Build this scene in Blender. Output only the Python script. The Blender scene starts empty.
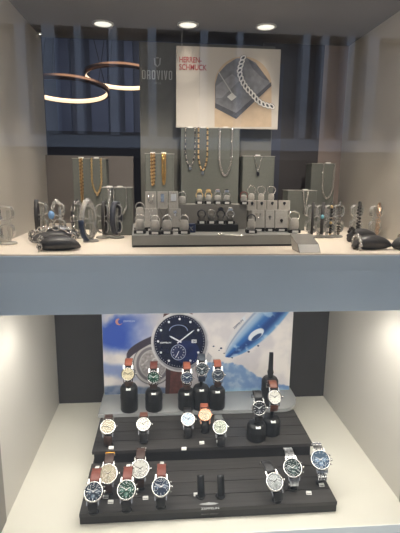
import bpy, math, random
from mathutils import Matrix, Vector, Quaternion
random.seed(7)
SC = bpy.context.scene
COL = SC.collection
PI = math.pi
# ------------------------------------------------------------------ camera
CAM = Vector((-.0961, -.7816, .6969)); PITCH, YAW, ROLL, FPX = .2014, .0836, .0123, 444.25
FW = Vector((math.sin(YAW)*math.cos(PITCH), math.cos(YAW)*math.cos(PITCH), -math.sin(PITCH)))
R0 = Vector((math.cos(YAW), -math.sin(YAW), 0)); U0 = R0.cross(FW)
RT = R0*math.cos(ROLL)+U0*math.sin(ROLL); UP = -R0*math.sin(ROLL)+U0*math.cos(ROLL)
cd = bpy.data.cameras.new('camera'); cam = bpy.data.objects.new('camera', cd); COL.objects.link(cam)
m = Matrix((RT, UP, -FW)).transposed().to_4x4(); m.translation = CAM; cam.matrix_world = m
cd.sensor_fit = 'VERTICAL'; cd.sensor_height = 24; cd.lens = FPX/533*24; cd.clip_start = .02; cd.clip_end = 100
SC.camera = cam
SC.view_settings.view_transform = 'Standard'; SC.view_settings.look = 'None'

def ray(px, py): return FW + RT*((px-200)/FPX) + UP*((266.5-py)/FPX)
def atz(px, py, z):
    d = ray(px, py); return CAM + d*((z-CAM.z)/d.z)
def aty(px, py, y):
    d = ray(px, py); return CAM + d*((y-CAM.y)/d.y)

# ------------------------------------------------------------------ materials
MATS = {}
def lin(c): return tuple(((v/255)/12.92 if v/255 <= .04045 else ((v/255+.055)/1.055)**2.4) for v in c)
def mat(name, rgb, rough=.6, metal=0., var=.08, scale=40., bump=0., spec=.5, emit=0., coat=0., stretch=None):
    if name in MATS: return MATS[name]
    M = bpy.data.materials.new(name); M.use_nodes = True; nt = M.node_tree; N = nt.nodes; L = nt.links
    b = N['Principled BSDF']; c = lin(rgb)
    tc = N.new('ShaderNodeTexCoord'); no = N.new('ShaderNodeTexNoise'); no.inputs['Scale'].default_value = scale
    no.inputs['Detail'].default_value = 3
    if stretch:
        mp = N.new('ShaderNodeMapping'); mp.inputs['Scale'].default_value = stretch
        L.new(tc.outputs['Object'], mp.inputs[0]); L.new(mp.outputs[0], no.inputs['Vector'])
    else: L.new(tc.outputs['Object'], no.inputs['Vector'])
    rp = N.new('ShaderNodeValToRGB')
    rp.color_ramp.elements[0].position = .3; rp.color_ramp.elements[1].position = .7
    rp.color_ramp.elements[0].color = tuple(max(0, v*(1-var)) for v in c)+(1,)
    rp.color_ramp.elements[1].color = tuple(min(1, v*(1+var)) for v in c)+(1,)
    L.new(no.outputs['Fac'], rp.inputs[0]); L.new(rp.outputs[0], b.inputs['Base Color'])
    b.inputs['Roughness'].default_value = rough; b.inputs['Metallic'].default_value = metal
    b.inputs['Specular IOR Level'].default_value = spec; b.inputs['Coat Weight'].default_value = coat
    if bump:
        bp = N.new('ShaderNodeBump'); bp.inputs['Strength'].default_value = bump; bp.inputs['Distance'].default_value = .001
        L.new(no.outputs['Fac'], bp.inputs['Height']); L.new(bp.outputs[0], b.inputs['Normal'])
    if emit:
        L.new(rp.outputs[0], b.inputs['Emission Color']); b.inputs['Emission Strength'].default_value = emit
    MATS[name] = M; return M
def clear(name, tint=(255, 255, 255), ior=1.45, boost=1., base=0., gloss=(255, 255, 255), rough=.02, haze=0., hazecol=(230, 228, 222)):
    """thin clear sheet: see-through with a fresnel reflection (and optionally a little milky haze)"""
    M = bpy.data.materials.new(name); M.use_nodes = True; nt = M.node_tree; N = nt.nodes; L = nt.links
    N.remove(N['Principled BSDF']); out = N['Material Output']
    tr = N.new('ShaderNodeBsdfTransparent'); tr.inputs[0].default_value = lin(tint)+(1,)
    gl = N.new('ShaderNodeBsdfGlossy'); gl.inputs['Color'].default_value = lin(gloss)+(1,); gl.inputs['Roughness'].default_value = rough
    fr = N.new('ShaderNodeFresnel'); fr.inputs['IOR'].default_value = ior
    mu = N.new('ShaderNodeMath'); mu.operation = 'MULTIPLY_ADD'; mu.use_clamp = True
    mu.inputs[1].default_value = boost; mu.inputs[2].default_value = base
    L.new(fr.outputs[0], mu.inputs[0])
    mx = N.new('ShaderNodeMixShader'); L.new(mu.outputs[0], mx.inputs[0]); L.new(tr.outputs[0], mx.inputs[1]); L.new(gl.outputs[0], mx.inputs[2])
    last = mx
    if haze:
        df = N.new('ShaderNodeBsdfDiffuse'); df.inputs[0].default_value = lin(hazecol)+(1,)
        m2 = N.new('ShaderNodeMixShader'); m2.inputs[0].default_value = haze
        L.new(mx.outputs[0], m2.inputs[1]); L.new(df.outputs[0], m2.inputs[2]); last = m2
    L.new(last.outputs[0], out.inputs['Surface']); return M

# ------------------------------------------------------------------ mesh builder
class MB:
    def __init__(s, xf=None): s.v = []; s.f = []; s.sm = []; s.xf = xf
    def add(s, vs, fs, smooth=False, xf=None):
        n = len(s.v)
        for p in vs:
            p = Vector(p)
            if xf is not None: p = xf @ p
            if s.xf is not None: p = s.xf @ p
            s.v.append(p)
        for f in fs: s.f.append(tuple(i+n for i in f)); s.sm.append(smooth)
        return s
    def box(s, x0, x1, y0, y1, z0, z1, xf=None):
        return s.add([(x0, y0, z0), (x1, y0, z0), (x1, y1, z0), (x0, y1, z0), (x0, y0, z1), (x1, y0, z1), (x1, y1, z1), (x0, y1, z1)],
                     [(3, 2, 1, 0), (4, 5, 6, 7), (0, 1, 5, 4), (1, 2, 6, 5), (2, 3, 7, 6), (3, 0, 4, 7)], False, xf)
    def cbox(s, x0, x1, y0, y1, z0, z1, c, xf=None):
        """box with chamfered edges in plan and top"""
        def ringp(z, i):
            return [(x0+c+i, y0+i, z), (x1-c-i, y0+i, z), (x1-i, y0+c+i, z), (x1-i, y1-c-i, z), (x1-c-i, y1-i, z), (x0+c+i, y1-i, z), (x0+i, y1-c-i, z), (x0+i, y0+c+i, z)]
        vs = ringp(z0, c*.5)+ringp(z0+c*.5, 0)+ringp(z1-c*.7, 0)+ringp(z1, c*.7)
        fs = [tuple(range(7, -1, -1)), tuple(range(24, 32))]
        for k in range(3):
            for i in range(8):
                j = (i+1) % 8; fs.append((k*8+i, k*8+j, k*8+8+j, k*8+8+i))
        return s.add(vs, fs, False, xf)
    def lathe(s, prof, n=32, axis='z', xf=None, smooth=True, cap=True, sx=1., sy=1.):
        vs = []; fs = []
        for r, h in prof:
            for i in range(n):
                a = 2*PI*i/n; c, d = r*math.cos(a)*sx, r*math.sin(a)*sy
                vs.append((c, d, h) if axis == 'z' else ((c, h, d) if axis == 'y' else (h, c, d)))
        for k in range(len(prof)-1):
            for i in range(n):
                j = (i+1) % n; fs.append((k*n+i, k*n+j, k*n+n+j, k*n+n+i))
        if cap: fs.append(tuple(range(n-1, -1, -1))); fs.append(tuple(range((len(prof)-1)*n, len(prof)*n)))
        return s.add(vs, fs, smooth, xf)
    def sphere(s, c, r, n=10, k=6, sc=(1, 1, 1), xf=None):
        vs = []; fs = []
        for a in range(k+1):
            t = PI*a/k
            for i in range(n):
                p = 2*PI*i/n
                vs.append((c[0]+r*sc[0]*math.sin(t)*math.cos(p), c[1]+r*sc[1]*math.sin(t)*math.sin(p), c[2]+r*sc[2]*math.cos(t)))
        for a in range(k):
            for i in range(n):
                j = (i+1) % n; fs.append((a*n+i, a*n+n+i, a*n+n+j, a*n+j))
        return s.add(vs, fs, True, xf)
    def sweep(s, path, prof, closed=False, ref=Vector((1, 0, 0)), xf=None, smooth=True, scales=None):
        """profile (a along ref, b across) swept along a path"""
        P = [Vector(p) for p in path]; n = len(P); k = len(prof); vs = []; fs = []
        for i in range(n):
            a = P[(i-1) % n] if (closed or i > 0) else P[i]; b = P[(i+1) % n] if (closed or i < n-1) else P[i]
            t = (b-a).normalized(); x = (ref-t*ref.dot(t))
            if x.length < 1e-6: x = t.orthogonal()
            x.normalize(); y = t.cross(x); q = scales[i] if scales else 1.
            for u, w in prof: vs.append(P[i]+x*u*q+y*w)
        for i in range(n if closed else n-1):
            j = (i+1) % n
            for c in range(k):
                d = (c+1) % k; fs.append((i*k+c, i*k+d, j*k+d, j*k+c))
        if not closed: fs.append(tuple(range(k-1, -1, -1))); fs.append(tuple((n-1)*k+c for c in range(k)))
        return s.add(vs, fs, smooth, xf)
    def tube(s, path, r, n=8, closed=False, ref=Vector((.3, .5, .81)), xf=None):
        return s.sweep(path, [(r*math.cos(2*PI*i/n), r*math.sin(2*PI*i/n)) for i in range(n)], closed, ref, xf)
    def poly(s, pts, xf=None):
        return s.add(pts, [tuple(range(len(pts)))], False, xf)
    def link(s, c, t, nrm, L, W, r, seg=10, k=5):
        """one chain link: stadium loop long along t, flat in the plane whose normal is nrm"""
        t = Vector(t).normalized(); nrm = Vector(nrm); nrm = (nrm-t*nrm.dot(t)).normalized(); b = nrm.cross(t); c = Vector(c)
        path = [c+t*(L/2*math.cos(2*PI*i/seg))+b*(W/2*math.sin(2*PI*i/seg)) for i in range(seg)]
        return s.tube(path, r, k, True, nrm)
    def build(s, name, M, parent=None, loc=None, bevel=0.):
        me = bpy.data.meshes.new(name); me.from_pydata([tuple(v) for v in s.v], [], s.f); me.update()
        me.polygons.foreach_set('use_smooth', s.sm)
        me.materials.append(M)
        o = bpy.data.objects.new(name, me); COL.objects.link(o)
        if parent: o.parent = parent
        if loc is not None: o.location = loc
        if bevel:
            b = o.modifiers.new('bevel', 'BEVEL'); b.width = bevel; b.segments = 2; b.limit_method = 'ANGLE'
        return o
def thing(name, label, cat, loc=(0, 0, 0), group=None, rz=0.):
    o = bpy.data.objects.new(name, None); COL.objects.link(o); o.location = loc; o.rotation_euler = (0, 0, rz)
    o.empty_display_size = .01
    return tag(o, label, cat, group)
def tag(o, label, cat, group=None):
    o['label'] = label; o['category'] = cat
    if group: o['group'] = group
    return o
def struct(o): o['kind'] = 'structure'; return o
def dup(root, loc, label, rz=None):
    r = root.copy(); COL.objects.link(r); r.location = loc; r['label'] = label
    if rz is not None: r.rotation_euler = (0, 0, rz)
    for ch in list(root.children):
        c = ch.copy(); COL.objects.link(c); c.parent = r
        for g in list(ch.children):
            d = g.copy(); COL.objects.link(d); d.parent = c
    return r
def text(name, body, w, h, loc, rot, M, parent, bold=0., depth=.0003):
    """lettering as a mesh, fitted to w x h, centred on loc"""
    cu = bpy.data.curves.new(name, 'FONT'); cu.body = body; cu.align_x = 'CENTER'; cu.align_y = 'CENTER'; cu.offset = bold; cu.extrude = .01
    cu.resolution_u = 4
    t = bpy.data.objects.new(name, cu); COL.objects.link(t)
    dg = bpy.context.evaluated_depsgraph_get(); dg.update()
    me = bpy.data.meshes.new_from_object(t.evaluated_get(dg)); bpy.data.objects.remove(t); bpy.data.curves.remove(cu)
    xs = [v.co.x for v in me.vertices]; ys = [v.co.y for v in me.vertices]
    cx, cy = (min(xs)+max(xs))/2, (min(ys)+max(ys))/2; sx, sy = w/(max(xs)-min(xs)), h/(max(ys)-min(ys))
    for v in me.vertices: v.co = Vector(((v.co.x-cx)*sx, (v.co.y-cy)*sy, v.co.z*depth/.02))
    me.materials.clear(); me.materials.append(M)
    o = bpy.data.objects.new(name, me); COL.objects.link(o); o.location = loc; o.rotation_euler = rot; o.parent = parent
    return o

# palette
STEEL = mat('polished_steel', (205, 203, 200), .18, 1., .05)
STEEL_D = mat('brushed_steel', (165, 165, 165), .32, 1., .06)
SILVER = mat('silver', (222, 220, 214), .22, 1., .05)
GOLD = mat('gold', (236, 206, 150), .38, .75, .1)
ROSE = mat('rose_gold', (214, 160, 130), .25, 1., .05)
BLACKP = mat('black_plastic', (20, 20, 21), .35, 0, .2)
BLACKM = mat('matt_black', (26, 26, 27), .6, 0, .2)
WHITE = mat('white_paper', (235, 232, 225), .7, 0, .03)
ACRYL = clear('clear_acrylic', (246, 246, 244), 1.5, 3.2, .08, rough=.14, haze=.22, hazecol=(248, 246, 240))
ACRYLB = clear('clear_acrylic_base', (246, 246, 244), 1.5, .8, .02, rough=.15, haze=.30, hazecol=(250, 246, 238))
CRYSTAL = clear('watch_crystal', (252, 252, 252), 1.45, .2, .0, rough=.05)
SUEDE = mat('grey_suede', (176, 172, 164), .9, 0, .08, 300, .2)
SUEDE_D = mat('dark_grey_suede', (104, 101, 96), .9, 0, .08, 300, .2)
VELVET = mat('grey_green_velvet', (98, 100, 94), .92, 0, .06, 200, .15)

# ------------------------------------------------------------------ setting
D, ZU, ZF, ZC, XW = .513, .5596, .449, 1.055, .42
WALL = mat('warm_grey_laminate', (190, 185, 176), .45, 0, .02, 3)
FLOORM = mat('cream_laminate', (222, 217, 203), .5, 0, .02, 4)
SHELFM = mat('upper_cream_laminate', (232, 220, 204), .5, 0, .02, 4)
FASC = mat('daylight_tinted_fascia', (218, 230, 240), .55, 0, .03, 6)  # blue of the daylight is tinted into this pale colour
BACKD = mat('dark_back_board', (52, 49, 48), .55, 0, .1, 12)
CEIL = mat('niche_ceiling_grey', (108, 104, 102), .6, 0, .05, 6)
FRAME = mat('frame_grey', (120, 115, 108), .5, 0, .04, 8)
def sbox(name, M, *b, bevel=0.): return struct(MB().box(*b).build(name, M, bevel=bevel))
sbox('floor', FLOORM, -XW, XW, -.03, D, -.02, 0)
sbox('wall_left', WALL, -XW-.02, -XW, .035, D+.02, -.02, ZC)
sbox('wall_right', WALL, XW, XW+.02, .035, D+.02, -.02, ZC)
sbox('trim_1', FRAME, -XW-.03, -XW+.0015, -.03, .035, -.02, ZC)
sbox('trim_2', FRAME, XW-.0015, XW+.03, -.03, .035, -.02, ZC)
sbox('wall_back', BACKD, -XW, XW, D, D+.02, -.02, ZU)
sbox('shelf_floor', SHELFM, -XW, XW, .001, D, ZU-.012, ZU, bevel=.001)
sbox('trim_3', FASC, -XW, XW, 0, .014, ZF, ZU-.003, bevel=.001)
sbox('shelf_ceiling', WALL, -XW, XW, .014, D, ZF, ZU-.012)
sbox('ceiling', CEIL, -XW-.02, XW+.02, -.03, D+.02, ZC, ZC+.02)
# back of the upper niche: low panels, a jamb on the right, open above into the shop
JAMB = mat('warm_brown_jamb', (142, 128, 120), .6, 0, .04, 6)
LOWP = mat('low_grey_panel', (104, 98, 94), .6, 0, .06, 10)
DBROWN = mat('dark_brown_panel', (56, 51, 51), .55, 0, .08, 10)
sbox('wall_back_low', LOWP, -XW, -.18, D, D+.02, ZU, .748)
sbox('wall_back_jamb', JAMB, .352, XW, D, D+.02, ZU, ZC)
sbox('wall_back_brown', DBROWN, .18, .352, D, D+.02, ZU, ZC)
sbox('trim_4', mat('navy_strip', (52, 54, 68), .5), .208, .236, D-.012, D, ZU, 1.0)
# shop interior seen through the opening
SHOPW = mat('shop_wall_navy', (96, 98, 112), .7, 0, .1, 1.5)
SHOPC = mat('shop_ceiling', (70, 68, 70), .7)
sbox('shop_wall_back', SHOPW, -3, 3, 5.0, 5.1, -1, 2.7)
sbox('shop_wall_left', SHOPW, -3.1, -3, .54, 5.1, -1, 2.7)
sbox('shop_wall_right', SHOPW, 3, 3.1, .54, 5.1, -1, 2.7)
sbox('shop_floor', mat('shop_floor', (70, 64, 60), .4), -3.1, 3.1, .54, 5.1, -1.1, -1)
sbox('shop_ceiling', SHOPC, -3.1, 3.1, .54, 5.1, 2.7, 2.8)
sbox('shop_wall_front_left', SHOPW, -3.1, -XW, .533, .54, -1, 2.8)
sbox('shop_wall_front_right', SHOPW, XW, 3.1, .533, .54, -1, 2.8)
sbox('shop_wall_front_top', SHOPW, -XW, XW, .533, .54, ZC, 2.8)
sbox('shop_wall_front_low', SHOPW, -XW, XW, .533, .54, -1, 0)
for i, (x, w) in enumerate(((-1.35, .16), (-.95, .2), (-.55, .1), (-.2, .22), (.9, .16), (1.4, .2), (1.75, .1))):
    sbox('trim_%d' % (5+i), mat('shop_panel_blue', (108, 114, 138), .6, 0, .08, 2), x, x+w, 4.9, 5.0, -.6, 2.5)
sbox('shop_counter', mat('shop_counter_dark', (40, 38, 42), .5), -2.6, 2.6, 3.6, 4.2, -1, aty(70, 131, 3.6).z)
# ring lamps in the shop
BRASS = mat('copper_ring', (150, 108, 78), .35, 1., .05)
GLOW = mat('warm_led', (255, 222, 182), .5, 0, .01, emit=1.5)
def ring_lamp(label, c, r, tilt, tz):
    t = thing('pendant_ring_lamp', label, 'lamp', c, 'ring lamps hanging in the shop')
    q = Matrix.Rotation(tz, 4, 'Z') @ Matrix.Rotation(tilt, 4, 'X'); n = 64
    circ = lambda rr, z: [q @ Vector((rr*math.cos(2*PI*i/n), rr*math.sin(2*PI*i/n), z)) for i in range(n)]
    up = q.to_3x3() @ Vector((0, 0, 1))
    MB().sweep(circ(r, 0), [(-.020, -.006), (.020, -.006), (.020, .006), (-.020, .006)], True, up).build('ring', BRASS, t)
    MB().sweep(circ(r-.009, 0), [(-.017, -.002), (.017, -.002), (.017, .002), (-.017, .002)], True, up).build('light_strip', GLOW, t)
    for a in (.4, 2.5, 4.6):
        p = q @ Vector((r*math.cos(a), r*math.sin(a), .02))
        MB().tube([p, Vector((0, 0, 2.7-c[2]-.01))], .0025, 6).build('cable', BLACKP, t)
    MB().lathe([(.06, 2.7-c[2]-.02), (.06, 2.7-c[2]-.0005)], 24).build('ceiling_rose', BRASS, t)
cL = aty(67, 90, 3.0); ring_lamp('glowing ring lamp hanging lower, its left end hidden by the pale wall', cL, .32, -.115, .0)
cR = aty(123, 77.5, 3.3); ring_lamp('glowing ring lamp hanging higher, its right end hidden by the grey logo panel', cR, .32, -.10, -.1)

# the ceiling downlights of the niche
for i, (px, py, lb) in enumerate(((103, 23, 'round white ceiling downlight above the ring lamps'),
                                  (188, 24, 'round white ceiling downlight crossed by the hanging wire'),
                                  (266, 26, 'round white ceiling downlight above the picture of the jeans'))):
    p = atz(px, py, ZC); t = thing('ceiling_downlight', lb, 'downlight', p, 'downlights in the upper ceiling')
    MB().lathe([(.020, -.0005), (.026, -.0005), (.0265, -.002), (.024, -.004), (.021, -.0035), (.020, -.001)], 32, cap=False).build('trim_ring', mat('white_enamel', (215, 213, 208), .4), t)
    MB().lathe([(.0205, -.0028), (.001, -.0034)], 32).build('diffuser', mat('lit_diffuser', (255, 246, 230), .5, emit=1.1), t)
# a small reflected glint on the left, added as a glowing dot
p = atz(40, 33, ZC); t = thing('ceiling_glint', 'tiny bright glint made as a glowing dot in the ceiling near the left wall', 'glint', p)
MB().lathe([(.003, -.003), (.006, -.003), (.0065, -.0005)], 16, cap=False).build('glint_rim', STEEL_D, t)
MB().lathe([(.0028, -.0032), (.001, -.0042)], 16).build('glint_dot', mat('glint_glow', (255, 240, 220), .5, emit=4.), t)

# street side: the pane and what it mirrors (a facade across the street, built where it stands)
pane = struct(MB().poly([(-XW, -.028, 0), (XW, -.028, 0), (XW, -.028, ZC), (-XW, -.028, ZC)]).build('window_1', clear('shop_window_glass', (250, 251, 250), 1.5, 1.35, .012, rough=0.)))
YF = -7.2
FAC = mat('facade_render', (168, 160, 156), .85, 0, .06, 1.2)
FACD = mat('facade_window_dark', (122, 122, 128), .4, 0, .1, 1.)
PIL = mat('facade_pilaster', (168, 175, 190), .85, 0, .04, 2.)
sbox('street_ground', mat('street_paving', (112, 110, 108), .8, 0, .1, 3), -14, 14, -12, -.25, -1.2, -1.1)
sbox('street_wall', FAC, -9, 9, YF-.6, YF-.35, 1.0, 9)
sbox('street_wall_low', mat('facade_plinth', (66, 64, 64), .8), -9, 9, YF-.6, YF-.33, -1.1, 1.0)
sbox('street_wall_recess', FACD, -7, 7, YF-.35, YF-.30, 1.0, 3.0)
sbox('street_trim_1', FAC, -9, 9, YF-.35, YF-.05, 3.05, 3.35)
sbox('street_trim_2', PIL, -9, 9, YF-.3, YF-.02, 1.15, 1.35)
def vx(px): return aty(px, 60, 2*(-.028)-YF).x
for i, (px, w) in enumerate(((21, .16), (49, .2), (78, .11), (113, .13), (152, .14), (204, .12), (240, .1), (306, .12), (325, .12), (350, .14), (373, .2))):
    x = vx(px); sbox('street_trim_%d' % (3+i), PIL, x-w/2, x+w/2, YF-.3, YF, 1.36, 3.05)
# shop front around the window, outside the picture
OUT = mat('shopfront_stone', (120, 116, 110), .8)
sbox('wall_front_left', OUT, -4, -XW-.03, -.06, .035, -1.1, 4); sbox('wall_front_right', OUT, XW+.03, 4, -.06, .035, -1.1, 4)
sbox('wall_front_top', OUT, -XW-.03, XW+.03, -.06, .035, ZC+.02, 4); sbox('wall_front_low', OUT, -XW-.03, XW+.03, -.06, .035, -1.1, -.02)

# ------------------------------------------------------------------ light
def area(name, loc, rot, sx, sy, e, col):
    l = bpy.data.lights.new(name, 'AREA'); l.shape = 'RECTANGLE'; l.size = sx; l.size_y = sy; l.energy = e; l.color = col
    o = bpy.data.objects.new(name, l); COL.objects.link(o); o.location = loc; o.rotation_euler = rot; return o
def spot(name, loc, tgt, e, col, ang=80, blend=.6, rad=.015):
    l = bpy.data.lights.new(name, 'SPOT'); l.energy = e; l.color = col; l.spot_size = math.radians(ang); l.spot_blend = blend; l.shadow_soft_size = rad
    o = bpy.data.objects.new(name, l); COL.objects.link(o); o.location = loc
    o.rotation_euler = (Vector(tgt)-Vector(loc)).to_track_quat('-Z', 'Y').to_euler(); return o
WARM = (1, .90, .79)
area('upper_strip', (0, .03, 1.045), (math.radians(22), 0, 0), .74, .03, .7, WARM)
spot('upper_spot_1', (-.30, .05, 1.04), (-.33, .12, ZU), 7.5, WARM, 62, .9)
spot('upper_spot_2', (.30, .05, 1.04), (.33, .12, ZU), 8.5, WARM, 62, .9)
for x in (-.11, .11): spot('upper_front_fill', (x, .03, 1.04), (x, .14, .58), 3.0, WARM, 48, .9, .02)  # unseen spots added to brighten the front of the plinth
for x in (-.26, 0, .26): spot('upper_back_fill', (x, .05, 1.04), (x*.95, .40, .66), 7.0, WARM, 60, .9, .012)  # unseen spots added to lift the blocks at the back
for px, py in ((103, 23), (188, 24), (266, 26)):
    p = atz(px, py, ZC); spot('downlight_beam', p+Vector((0, 0, -.008)), p+Vector((0, -.35, -1)), 2.2, WARM, 85, .8)
area('lower_strip', (0, .085, .440), (math.radians(8), 0, 0), .74, .12, 3.1, (1, .97, .91))
spot('lower_spot_1', (-.335, .12, .443), (-.37, .14, 0), 1.5, (1, .97, .91), 110, .7, .012)
spot('lower_spot_2', (.335, .12, .443), (.37, .14, 0), 1.5, (1, .97, .91), 110, .7, .012)
area('shop_ceiling_light', (0, 2.6, 2.65), (0, 0, 0), 2.5, 2.0, 42, (.86, .9, 1))
W = bpy.data.worlds.new('world'); SC.world = W; W.use_nodes = True
WN = W.node_tree.nodes; WL = W.node_tree.links
wb = WN['Background']; wb.inputs['Strength'].default_value = 3.6
wt = WN.new('ShaderNodeTexCoord'); wg = WN.new('ShaderNodeSeparateXYZ'); wr = WN.new('ShaderNodeValToRGB')
WL.new(wt.outputs['Generated'], wg.inputs[0]); WL.new(wg.outputs['Z'], wr.inputs[0]); WL.new(wr.outputs[0], wb.inputs['Color'])
wr.color_ramp.elements[0].color = (.55, .6, .68, 1); wr.color_ramp.elements[1].color = (.70, .84, 1.0, 1)

# ------------------------------------------------------------------ lower niche: poster
PY = .425
SHZ = .070                                             # top of the clear shelf
pt = thing('watch_poster', 'large advertising poster of a blue dial watch and a blue airship over ice', 'poster', (0, PY, SHZ))
def pp(px, py, k=0):                                   # a point of the printed picture, on the poster's own plane
    q = aty(px, py, PY); return Vector((q.x, -.0004*k-.0016, q.z-SHZ))
a0 = aty(103, 352, PY).x; a1 = aty(291, 356, PY).x; zt = aty(197, 300, PY).z-SHZ
MB().box(a0, a1, .0032, .012, .0003, .02).build('board_foot', mat('poster_edge', (190, 188, 184)), pt)
MB().box(a0, a1, -.0005, .003, .0005, zt+.03).build('board', mat('poster_edge', (190, 188, 184)), pt)
from mathutils import noise as NZ
def sst(a, b, x): t = max(0., min(1., (x-a)/(b-a))); return t*t*(3-2*t)
def mixc(a, b, t): return tuple(u+(v-u)*t for u, v in zip(a, b))
def fbm(x, y, s): return NZ.fractal(Vector((x*s, y*s, 3.7)), 1.0, 2.0, 4)
AX, AY, BX, BY = 226, 356, 285, 296; AL = math.hypot(BX-AX, BY-AY); UX, UY = (BX-AX)/AL, (BY-AY)/AL
def paint(x, y):
    n = fbm(x, y, .05); n2 = fbm(x+40, y, .16)
    c = mixc((208, 201, 202), (230, 222, 216), sst(-.4, .5, n))
    c = mixc(c, (190, 186, 194), sst(330, 312, y)*.5)
    # blue sky on the left, broken by slanting clouds
    w = (y-316)+.30*(x-103)+7*n
    b1 = sst(2, 12, w)*sst(50, 38, w)*sst(160, 112, x+6*n)*sst(356, 338, y-(x-103)*.35)
    c = mixc(c, (52, 84, 174), min(1, b1*1.15))
    b0 = sst(112, 100, x+.3*(y-313))*.5; c = mixc(c, (130, 146, 190), b0)
    v = (y-(356+.18*(x-103)))+3*n
    b2 = sst(4, 9, v)*sst(22, 14, v)*sst(150, 118, x); c = mixc(c, (112, 134, 190), b2*.75)
    # ice and sea on the right
    top = 361+.09*(x-205)+sst(235, 275, x)*17+2.2*n2
    if x > 196:
        k = sst(top-.8, top+.8, y)*sst(197, 208, x)
        ice = mixc((122, 152, 192), (160, 180, 204), sst(-.35, .45, n2+.2*n)); ice = mixc(ice, (96, 130, 186), sst(238, 262, x)*sst(382, 372, abs(y-384)+372)*.6)
        c = mixc(c, ice, k); c = mixc(c, (160, 196, 214), sst(386, 392, y+1.5*n2)*k*.9); c = mixc(c, (206, 208, 208), sst(393, 398, y)*k)
    # dark water on the left
    d = 385+2*n+.04*(x-103); c = mixc(c, (78, 98, 130), sst(d-1, d+2, y)*sst(200, 185, x)*(.75+.25*n2)); c = mixc(c, (170, 176, 186), sst(393, 398, y-.05*(x-103))*sst(200, 185, x))
    # airship
    t = ((x-AX)*UX+(y-AY)*UY)/AL; s = (x-AX)*-UY+(y-AY)*UX; r = 15.8*(max(0., 1-((t-.62)/.63)**2))**.6
    if t > -.05 and r > .1:
        e = s/r; a = sst(1.06, .94, abs(e))
        g = mixc((212, 208, 208), (148, 176, 206), sst(-.75, -.25, e)); g = mixc(g, (46, 100, 166), sst(-.30, .1, e)); g = mixc(g, (22, 62, 124), sst(.1, .45, e)); g = mixc(g, (104, 150, 196), sst(.55, .95, e))
        g = mixc(g, (40, 70, 128), (1-sst(0, .12, abs(e+.62)))*.35); g = mixc(g, (208, 222, 234), .55*sst(.12, .5, fbm(t*9, e*1.2, 1.)))
        c = mixc(c, g, a)
        ex, ey = (x-256)*math.cos(.6)-(y-334.5)*math.sin(.6), (x-256)*math.sin(.6)+(y-334.5)*math.cos(.6)
        q1 = (ex/9)**2+(ey/4.4)**2; c = mixc(c, (214, 220, 226), sst(1.15, .85, q1)*a)
        q2 = ((ex+1)/6)**2+((ey-2.2)/2)**2; c = mixc(c, (40, 66, 110), sst(1.3, .7, q2)*a)
    # the caseback watch behind the large one
    rr = math.hypot(x-153, (y-364)/1.04); a = sst(20.6, 19.4, rr)
    if a > 0:
        g = mixc((196, 190, 186), (120, 114, 118), sst(13.2, 14.6, rr)*sst(17.4, 16.2, rr)); g = mixc(g, (128, 120, 120), sst(13.4, 12.4, rr)*(.55+.45*NZ.noise(Vector((x*.45, y*.45, 1.)))))
        g = mixc(g, (206, 200, 196), sst(.25, .5, NZ.noise(Vector((x*.35+9, y*.35, 5.))))*sst(12.5, 11, rr)); g = mixc(g, (92, 88, 92), sst(18.8, 19.6, rr)); c = mixc(c, g, a)
    # its strap
    u = (x-127)/(160-127); yc = 358-22*max(0, u)**.62 if u > 0 else 358
    if -.06 < u < 1.05: c = mixc(c, (64, 56, 66), sst(5.2-1.5*u, 4.2-1.5*u, abs(y-yc))*sst(-.04, .02, u))
    return c
gx, gy = 300, 200; X0p, X1p, Y0p, Y1p = 99, 296, 300, 410
vs = []; cl = []
zb0, zt0 = .0015, zt+.028
for jj in range(gy+1):
    for ii in range(gx+1):
        X = a0+.0006+(a1-a0-.0012)*ii/gx; Z = zb0+(zt0-zb0)*jj/gy; P = Vector((X, PY, Z+SHZ))-CAM; zz = P.dot(FW)
        vs.append((X, -.0011, Z)); cl.append(paint(200+FPX*P.dot(RT)/zz, 266.5-FPX*P.dot(UP)/zz))
ps = MB().add(vs, [(jj*(gx+1)+ii, jj*(gx+1)+ii+1, (jj+1)*(gx+1)+ii+1, (jj+1)*(gx+1)+ii) for jj in range(gy) for ii in range(gx)])
PM = bpy.data.materials.new('printed_picture'); PM.use_nodes = True; pn_ = PM.node_tree.nodes
at_ = pn_.new('ShaderNodeVertexColor'); at_.layer_name = 'print'; PM.node_tree.links.new(at_.outputs[0], pn_['Principled BSDF'].inputs['Base Color']); pn_['Principled BSDF'].inputs['Roughness'].default_value = .42
pso = ps.build('printed_picture', PM, pt); ca = pso.data.color_attributes.new('print', 'FLOAT_COLOR', 'POINT')
for k_, c_ in enumerate(cl): ca.data[k_].color = lin(c_)+(1,)
def printed(name, pts, rgb, k, rough=.45, var=.08, sc=60, parent=None, metal=0):
    o = MB().poly([pp(x, y, k) for x, y in pts]).build(name, mat('print_'+name+str(rgb), rgb, rough, metal, var, sc), parent or pt); return o
def ell(cx, cy, rx, ry, n=40, rot=0., a0=0., a1=2*PI):
    r = []
    for i in range(n):
        a = a0+(a1-a0)*i/(n if abs(a1-a0-2*PI) < 1e-6 else n-1); u, v = rx*math.cos(a), ry*math.sin(a)
        r.append((cx+u*math.cos(rot)-v*math.sin(rot), cy+u*math.sin(rot)+v*math.cos(rot)))
    return r
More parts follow.
